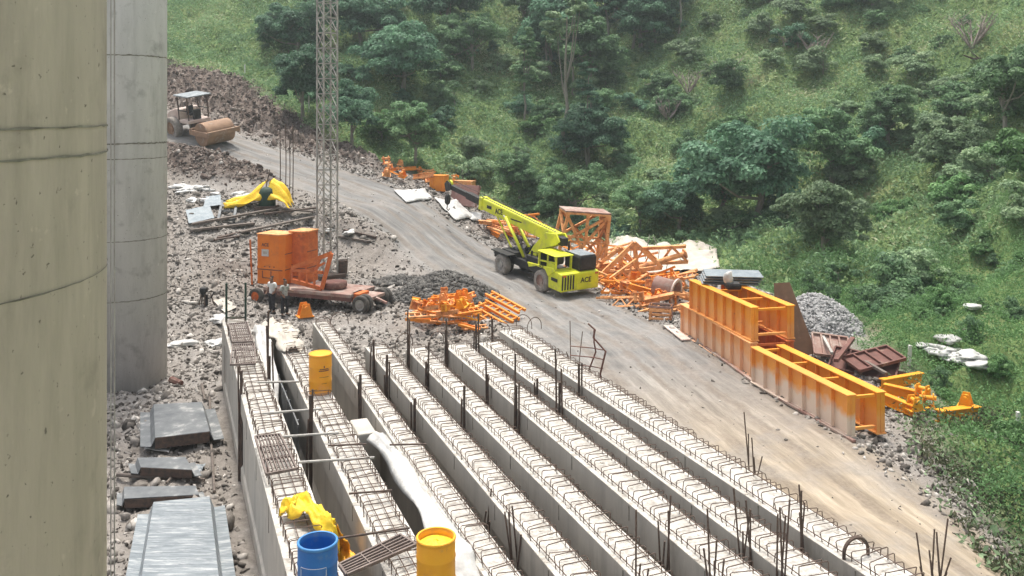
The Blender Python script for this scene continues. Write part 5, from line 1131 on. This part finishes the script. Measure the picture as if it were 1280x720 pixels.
for a_, b_ in (((.1, 0, 3.8), (1.9, 0, .0)), ((2.6, 0, 3.8), (.2, 0, .2)), ((.1, 1.6, 3.8), (2.4, 1.6, 1.0)), ((2.6, 0, 3.8), (2.6, 1.6, 2)), ((2.6, 1.6, 3.8), (2.7, 0, 2)), ((2.6, 0, 2), (1.7, 0, 0)), ((.1, 0, 2), (2.6, 0, 3.8)), ((2.4, 0, 0), (.1, 0, 2)), ((.1, 1.6, 2), (2.6, 1.6, 3.8)), ((2.6, 1.6, 2), (1.0, 1.6, 0)), ((2.7, 0, 0), (2.6, 1.6, 2)), ((1.35, 0, 2), (1.35, 0, 3.8)), ((.1, 0, 2), (.1, 1.6, 3.8))): barp(a_, b_, .15, 'brace')
MB().box((1.35, .8, 3.97), (2.7, 1.7, .08)).build('top_plate', 'deck', t)
MB().box((2.72, .8, 2.95), (.05, 1.5, 1.6)).build('side_plate', mat('weathered plywood', (.36, .29, .2), (.28, .21, .14), 2, .9), t)
# ---- heap of truss pieces, tubes and brackets
def truss_piece(kind, m):
    t = thing('truss_piece', '', 'truss piece'); g = random.Random(kind)
    if kind == 0:
        L_, H_ = 3.0, .7; MB().bar((0, 0, 0), (L_, 0, 0), .13).build('chord', m, t); MB().bar((0, 0, H_), (L_, 0, H_), .13).build('chord', m, t); mb = MB()
        for k in range(5): mb.bar((k * .6, 0, 0 if k % 2 else H_), ((k + 1) * .6, 0, H_ if k % 2 else 0), .09)
        mb.build('bracing', m, t)
    elif kind == 1:
        for a_, b_ in (((0, 0, 0), (2.2, 0, 0)), ((0, 0, 0), (1.3, 0, 1.0)), ((2.2, 0, 0), (1.3, 0, 1.0)), ((1.3, 0, 0), (1.3, 0, 1.0))): MB().bar(a_, b_, .14).build('member', m, t)
    elif kind == 2:
        MB().box((1.0, 0, .0), (2.0, .03, .3)).build('web', m, t)
        for z_ in (-.15, .15): MB().box((1.0, 0, z_), (2.0, .22, .03)).build('flange', m, t)
    elif kind == 3:
        MB().box((.3, .25, .02), (.7, .6, .04)).build('base_plate', m, t); MB().prism([(0, .04), (.6, .04), (.45, .6), (.15, .6)], 0, .04, 'Y').build('gusset', m, t); MB().prism([(0, .04), (.6, .04), (.45, .6), (.15, .6)], .45, .49, 'Y').build('gusset', m, t); MB().tube((.3, -.1, .42), (.3, .6, .42), .1, 10).build('pin', m, t)
    elif kind == 4:
        MB().tube((0, 0, 0), (1.9, 0, 0), .09, 10).build('tube', m, t)
        for x_ in (0, 1.9): MB().tube((x_ - .02, 0, 0), (x_ + .02, 0, 0), .17, 12).build('end_flange', m, t)
    elif kind == 5:
        for y_ in (0, .45): MB().bar((0, y_, 0), (2.4, y_, 0), .1, .14).build('side_rail', m, t)
        for k in range(6): MB().bar((.2 + k * .4, 0, 0), (.2 + k * .4, .45, 0), .07).build('rung', m, t)
    return t
TP = {(k, m): None for k in range(6) for m in ('orange', 'orange2', 'yellow')}
KN = ['flat truss panel', 'triangular truss end', 'short I beam', 'bracket with pin', 'flanged tube', 'ladder like frame']
def put(kind, m, loc, rot, lab, group, s_=1.0):
    if TP[(kind, m)] is None: o = TP[(kind, m)] = truss_piece(kind, m)
    else: o = copy_tree(TP[(kind, m)])
    o.location = loc; o.rotation_euler = rot; o.scale = (s_,) * 3; o['label'] = lab
    if group: o['group'] = group
    elif 'group' in o: del o['group']
    o.name = ['scrap_truss', 'truss_end', 'steel_beam', 'steel_bracket', 'flanged_tube', 'ladder_frame'][kind]; o['category'] = ['truss panel', 'truss end', 'steel beam', 'bracket', 'tube', 'ladder frame'][kind]; return o
CN = {'orange': 'orange', 'orange2': 'faded orange', 'yellow': 'yellow'}
random.seed(12)
for i in range(96):
    u = random.random(); px = 742 + u * 118; cy = 341 + u * 45; py = cy + random.uniform(-24, 17) * (1 if u < .85 else .8)
    q = hit(px, py, 30); hgt = max(0, 1.0 - ((py - cy) / 24) ** 2) * .55
    k = random.choice([0, 0, 1, 2, 2, 3, 3, 4, 4, 5]); m_ = random.choice(['orange', 'orange2', 'orange2'])
    put(k, m_, q + Vector((random.uniform(-.8, .2), 0, .12 + hgt * random.random())), Euler((random.choice([0, PI / 2, .7]) + random.uniform(-.3, .3), random.uniform(-.35, .35), random.choice([-.9, .2, .5, 2.6]) + random.uniform(-.5, .5))), f'{CN[m_]} {KN[k]} lying in the scrap heap behind the crane', f'{CN[m_]} {KN[k]} pieces in the heap behind the crane', random.uniform(.5, .95))
for (px, py, k, rot, s_, lab) in ((738, 350, 1, (0, 0, R(-15)), 1.3, 'large faded triangular truss end right beside the crane rear'), (752, 355, 1, (0, -.1, R(5)), 1.5, 'big triangular truss end leaning over the heap next to the crane'), (790, 350, 4, (0, -.25, R(12)), 1.7, 'long faded tube lying across the top of the heap'), (775, 342, 0, (.2, -.1, R(-20)), 1.3, 'big truss panel on the back of the heap')):
    q = hit(px, py, 30); put(k, 'orange2', q + Vector((0, 0, .5)), rot, lab, 'large truss pieces on the heap', s_)
# large pipe
q = hit(846, 385, 30); t = thing('steel_pipe', 'wide dusty brown pipe with an open dark end in the scrap heap', 'pipe', q + Vector((0, 0, .75)), R(18))
mb = MB(); mb.lathe([(.5, -1.1), (.5, .0), (.44, .0), (.44, -1.1)], axis='X', seg=32, cap=False); mb.build('pipe_wall', 'deck', t, smooth=True); MB().lathe([(.50, -.07), (.62, -.07), (.62, .0), (.45, .0)], axis='X', seg=32, cap=False).build('pipe_flange', 'pinkw', t)
t.rotation_euler = (0, R(8), R(-35))
# crate
q = hit(826, 400, 30); t = thing('slatted_crate', 'small dark slatted crate at the road edge in front of the heap', 'crate', q, R(-15))
for x_ in (-.45, .45):
    for y_ in (-.3, .3): MB().box((x_, y_, .3), (.07, .07, .6)).build('post', 'orange2', t)
for z_ in (.08, .26, .44, .6):
    for y_ in (-.34, .34): MB().box((0, y_, z_), (1.0, .03, .09)).build('slat', 'orange2' if z_ < .5 else 'deck', t)
    for x_ in (-.5, .5): MB().box((x_, 0, z_), (.03, .66, .09)).build('slat', 'redrust', t)
long_things([((738, 352), (776, 377), .35, .06, 'pinkw', 'flat pale strip lying at the road edge beside the heap, upper', .06), ((835, 410), (858, 428), .4, .06, 'pinkw', 'flat pale strip at the road edge in front of the girder', .06), ((858, 418), (945, 482), .12, .08, 'deck', 'long dusty strip along the foot of the middle girder', .05), ((950, 486), (1068, 556), .12, .08, 'deck', 'long dusty strip along the foot of the nearest girder', .05)], 'steel_strip', 'strip')
for i, (px, py, px2, py2) in enumerate(((806, 330, 812, 292), (822, 330, 817, 292), (786, 336, 790, 306), (832, 346, 834, 320))):
    q = hit(px, py, 30); o = MB().path([(0, 0, 0), (.1, 0, .8), ((px2 - px) * .05, 0, 1.7)], .025, 5).build('thin_rod', 'mast'); o.location = q; tag(o, 'thin pale rod sticking up from the back of the scrap heap', 'rod', 'thin rods above the heap')
# white covering sheet at the back
def ground_sheet(name, lab, m, poly, zo, nu=30, nv=8, lump=.1):
    A_, B_, Cc, D_ = [hit(*p_, 30) for p_ in poly]; c = (A_ + B_ + Cc + D_) / 4
    def fn(u, v):
        p_ = A_.lerp(B_, u).lerp(D_.lerp(Cc, u), v); e = min(u, 1 - u, v, 1 - v); return Vector((p_.x, p_.y, gz(p_.x, p_.y) + zo + min(1, e * 5) * .06 + lump * noise.fractal(Vector((p_.x * 1.1, p_.y * 1.1, 5)), .8, 2, 3) * min(1, e * 8 + .1))) - c
    o = MB().grid(fn, nu, nv).build(name, m, smooth=True); o.modifiers.new('thickness', 'SOLIDIFY').thickness = .015; o.location = c; return tag(o, lab, 'sheet')
ground_sheet('white_ground_sheet', 'long white sheet spread behind the orange scrap heap', 'white2', [(745, 298), (892, 315), (900, 340), (690, 345)], .25, 50, 14)
ground_sheet('white_sheet', 'crumpled white sheet at the road edge, left of the hook', 'white', [(492, 240), (532, 240), (540, 250), (508, 255)], .12)
ground_sheet('white_sheet', 'crumpled white sheet lying right under the crane hook', 'white', [(543, 250), (570, 253), (596, 275), (570, 278)], .15)
ground_sheet('white_sheet', 'small flat pale sheet right of the one under the crane hook', 'white', [(588, 268), (602, 270), (602, 279), (588, 277)], .15, 10, 5)
ground_sheet('pale_slab', 'pale flat slab half buried in the weeds at the right edge', 'white2', [(1232, 606), (1252, 604), (1260, 615), (1236, 619)], .25, 10, 6, .05)
# ---- scrap at the upper road edge
random.seed(5)
for i in range(26):
    px = random.uniform(480, 600); py = 214 + (px - 480) * .17 + random.uniform(-6, 12); q = hit(px, py, 40); k = random.choice([1, 2, 3, 3, 4, 5]); m_ = random.choice(['orange', 'orange2', 'orange2'])
    put(k, m_, q + Vector((0, 0, .15 + random.random() * .3)), (random.uniform(-.5, .5), random.uniform(-.3, .3), random.uniform(0, 6)), f'{CN[m_]} {KN[k]} among the scrap at the upper road edge', f'{CN[m_]} {KN[k]} pieces at the upper road edge', random.uniform(.6, 1.0))
for i in range(16):
    px = random.uniform(604, 660); py = 285 + (px - 604) * .35 + random.uniform(-8, 5); q = hit(px, py, 40); k = random.choice([0, 2, 5, 5]); m_ = random.choice(['orange', 'orange2'])
    put(k, m_, q + Vector((-.6, 0, .15 + random.random() * .4)), (random.uniform(-.3, .3), random.uniform(-.2, .2), R(-50) + random.uniform(-.4, .4)), f'{CN[m_]} {KN[k]} lying just behind the crane on the verge', f'{CN[m_]} {KN[k]} pieces behind the crane', random.uniform(.7, .95))
def obox(px, py, w_, d_, h_, rz_, m, lab):
    q = hit(px, py, 40); t = thing('steel_box', lab, 'steel box', q, rz_); MB().box((0, 0, h_ / 2), (w_, d_, h_)).build('box_body', m, t, bevel=.03)
    MB().box((0, 0, h_ + .03), (w_ + .06, d_ + .06, .06)).build('box_lid', m, t)
    for x_ in (-w_ * .3, w_ * .3): MB().box((x_, -d_ / 2 - .02, h_ / 2), (.05, .04, h_ * .9)).build('rib', m, t)
obox(549, 239, 1.15, .8, 1.05, R(-20), 'orange', 'bright orange steel box at the upper road edge left of the boom tip')
obox(581, 241, 1.6, .7, .9, R(-25), 'orange2', 'faded orange steel box behind the boom tip')
q = hit(578, 258, 40); o = MB().box((0, 0, .75), (2.3, .25, 1.5)).build('rusty_panel', mat('purplish rusty panel', (.27, .15, .13), (.2, .11, .1), 1.5, .9, c3=(.34, .27, .25), s3=1.5), bevel=.02); o.location = q; o.rotation_euler = (R(-20), 0, R(-35)); tag(o, 'purplish brown rusty panel standing below the boom tip', 'steel panel')
# ---- scrap heap at the far end of the girders
random.seed(21)
for i in range(58):
    px = random.uniform(517, 600); py = random.uniform(384, 408); q = atz(px, py, .4); k = random.choice([2, 3, 3, 3, 3, 5, 4]); m_ = random.choice(['orange', 'orange', 'orange2', 'orange2', 'yellow'])
    put(k, m_, Vector((q.x - .4, q.y, .2 + random.random() * .9)), (random.choice([0, PI / 2]) + random.uniform(-.4, .4), random.uniform(-.3, .3), random.uniform(-.6, .8)), f'{CN[m_]} {KN[k]} in the scrap pile at the far end of the girders', f'{CN[m_]} {KN[k]} pieces in the pile at the girder ends', random.uniform(.45, .75))
for j, (px, py) in enumerate(((602, 384), (609, 380), (617, 377))):
    q = atz(px, py + 12, .3); put(5, 'orange', Vector((q.x - .4, q.y + 1.0, .25 + j * .3)), (.15, .25, R(-42)), f'orange ladder like frame, {["left", "middle", "right"][j]} one of three stacked beside the road', 'ladder frames beside the road', .9)
q = hit(383, 402, 30); put(3, 'orange', q + Vector((-.3, 0, .1)), (0, 0, .5), 'small orange bracket lying alone beside the trailer', None, 1.0)
# ---- heaps
def heap(px, py, rx, ry, h_, m, lab, n, smin, smax, cat, name, rot=0):
    q = hit(px, py, 30); bz = q.z - .1
    t = thing(name, lab, cat, (q.x, q.y, bz), rot)
    fn = lambda u, v: (math.cos(v * 2 * PI) * u * rx, math.sin(v * 2 * PI) * u * ry, h_ * (1 - u ** 1.6) + .10 * noise.fractal(Vector((math.cos(v * 2 * PI) * u * 4, math.sin(v * 2 * PI) * u * 4, px)), .8, 2, 4))
    MB().grid(fn, 22, 60).build('heap_body', m, t, smooth=True)
    u = np.sqrt(rng.uniform(0, 1.15, n)); a_ = rng.uniform(0, 2 * PI, n); s2 = rng.uniform(smin, smax, n)
    pts = np.stack([np.cos(a_) * u * rx, np.sin(a_) * u * ry, np.maximum(h_ * (1 - u ** 1.6), .05)], -1)
    o = rocks(pts, s2, 'stones', m); o.parent = t; o['kind'] = 'stuff'; return t
heap(556, 368, 2.5, 2.3, 1.15, 'darkstone', 'dark grey heap of fine debris beside the haul road', 2600, .03, .11, 'debris heap', 'debris_heap')
heap(500, 352, 1.3, .9, .3, 'darkstone', 'low dark debris heap left of the taller one', 900, .03, .12, 'debris heap', 'debris_heap')
heap(1018, 412, 2.3, 2.2, 1.6, 'gravel', 'pale grey gravel pile behind the orange girders', 4200, .03, .075, 'gravel pile', 'gravel_pile')
# ---- rusty shutter panels and yellow beams at right
def panelframe(px, py, L_, Wd, rot, lab, m='redrust'):
    q = hit(px, py, 25); t = thing('shutter_panel', lab, 'shutter panel', q + Vector((0, 0, .25))); t.rotation_euler = rot
    MB().box((L_ / 2, Wd / 2, 0), (L_, Wd, .03)).build('plate', m, t)
    for y_ in (0, Wd): MB().box((L_ / 2, y_, .05), (L_, .06, .12)).build('edge_rail', m, t)
    for k in range(5): MB().box((k * L_ / 4, Wd / 2, .052), (.06, Wd, .10)).build('rib', m, t)
panelframe(1035, 470, 2.2, 1.3, (.35, .1, R(-30)), 'rusty shutter panel tilted behind the nearest girder')
panelframe(1055, 462, 2.3, 1.2, (-.3, .12, R(-20)), 'rusty shutter panel lying across the tilted one', 'redrust')
panelframe(1075, 475, 1.9, 1.0, (.2, -.15, R(15)), 'rusty shutter panel nearest to the yellow beams')
panelframe(1018, 452, 1.3, 1.1, (.5, .1, R(-10)), 'grey shutter panel at the left end of the rusty ones', 'deck')
long_things([((1028, 446), (1040, 470), .1, .1, 'mast', 'pale batten lying on the rusty panels', .8), ((1065, 462), (1108, 488), .12, .1, 'wood', 'long grey batten across the rusty panels', .55), ((1045, 478), (1066, 448), .16, .12, 'redrust', 'rusty channel crossing over the panels', .75), ((1012, 448), (1030, 440), .1, .08, 'wood', 'grey batten at the left of the rusty panels', .5)], 'batten', 'batten')
def ibeam(a_, b_, z0, lab, m='yellow', hh=.3, ww=.22):
    pa = hit(*a_, 20) + Vector((0, 0, z0)); pb_ = hit(*b_, 20) + Vector((0, 0, z0)); t = thing('yellow_beam', lab, 'steel beam', pa); d = pb_ - pa
    MB().bar((0, 0, 0), d, .03, hh).build('web', m, t)
    for z_ in (-hh / 2, hh / 2): MB().bar((0, 0, z_), d + Vector((0, 0, z_)), ww, .035).build('flange', m, t)
    return t
M['yelor'] = mat('deep yellow orange paint', (.85, .36, .02), (.78, .28, .02), 2, .5)
ibeam((1102, 492), (1152, 483), .3, 'yellow beam farthest back behind the nearest girder end', 'yelor')
ibeam((1105, 500), (1158, 514), .35, 'yellow beam running right from the nearest girder end', 'yelor')
ibeam((1100, 508), (1142, 526), .25, 'lower yellow beam beside the nearest girder end', 'yelor')
ibeam((1172, 530), (1222, 528), .22, 'short yellow beam at the right end of the yellow scrap', 'yelor', .35, .3)
for i, (px, py, rz_) in enumerate(((1150, 528, .2), (1178, 527, 1.2), (1207, 524, -.6), (1165, 520, .6))):
    q = hit(px, py, 20); put(3, 'yellow', q + Vector((-.25, 0, .3 + .05 * i)), (0, 0, rz_), 'yellow bracket ' + ['at the left of the short yellow beam', 'on the left end of the short yellow beam', 'on the right end of the short yellow beam', 'behind the short yellow beam'][i], 'yellow brackets at the verge', .7)
for i, (px, pyb, pyt) in enumerate(((1136, 456, 434), (1273, 542, 518), (306, 92, 82), (386, 140, 122))):
    q = hit(px, pyb, 20); h_ = (pyb - pyt) * q.y / F * 1.1; o = MB().bar((0, 0, -.1), (.05 if i == 0 else 0, 0, h_), .11, .11).build('marker_post', 'whitepaint', bevel=.01); o.location = q; tag(o, ['white post leaning beside the rusty shutter panels', 'white post in the weeds at the right edge', 'small white post on the grass above the road roller', 'small white post at the bush edge left of the mast'][i], 'post')
for i, (px, py, s_) in enumerate(((1180, 446, .5), (1196, 450, .45), (1210, 452, .5), (1222, 462, .4), (1165, 444, .3), (1152, 441, .25), (1185, 434, .35), (1215, 388, .3), (1172, 385, .2))):
    q = hit(px, py, 20); mb = MB(); vv = bmesh.ops.create_icosphere(mb.bm, subdivisions=4, radius=s_)['verts']
    for v in vv: v.co = Vector((v.co.x * 1.2, v.co.y * .9, v.co.z * .4)) * (1 + .55 * noise.fractal(v.co * 2.5 + Vector((i, 9, 0)), 1.1, 2, 3)) + Vector((0, 0, .1))
    o = mb.build('pale_sack', 'white', smooth=True); o.location = q; tag(o, 'crumpled pale sack lying in the weeds right of the gravel pile', 'sack', 'pale sacks in the weeds')
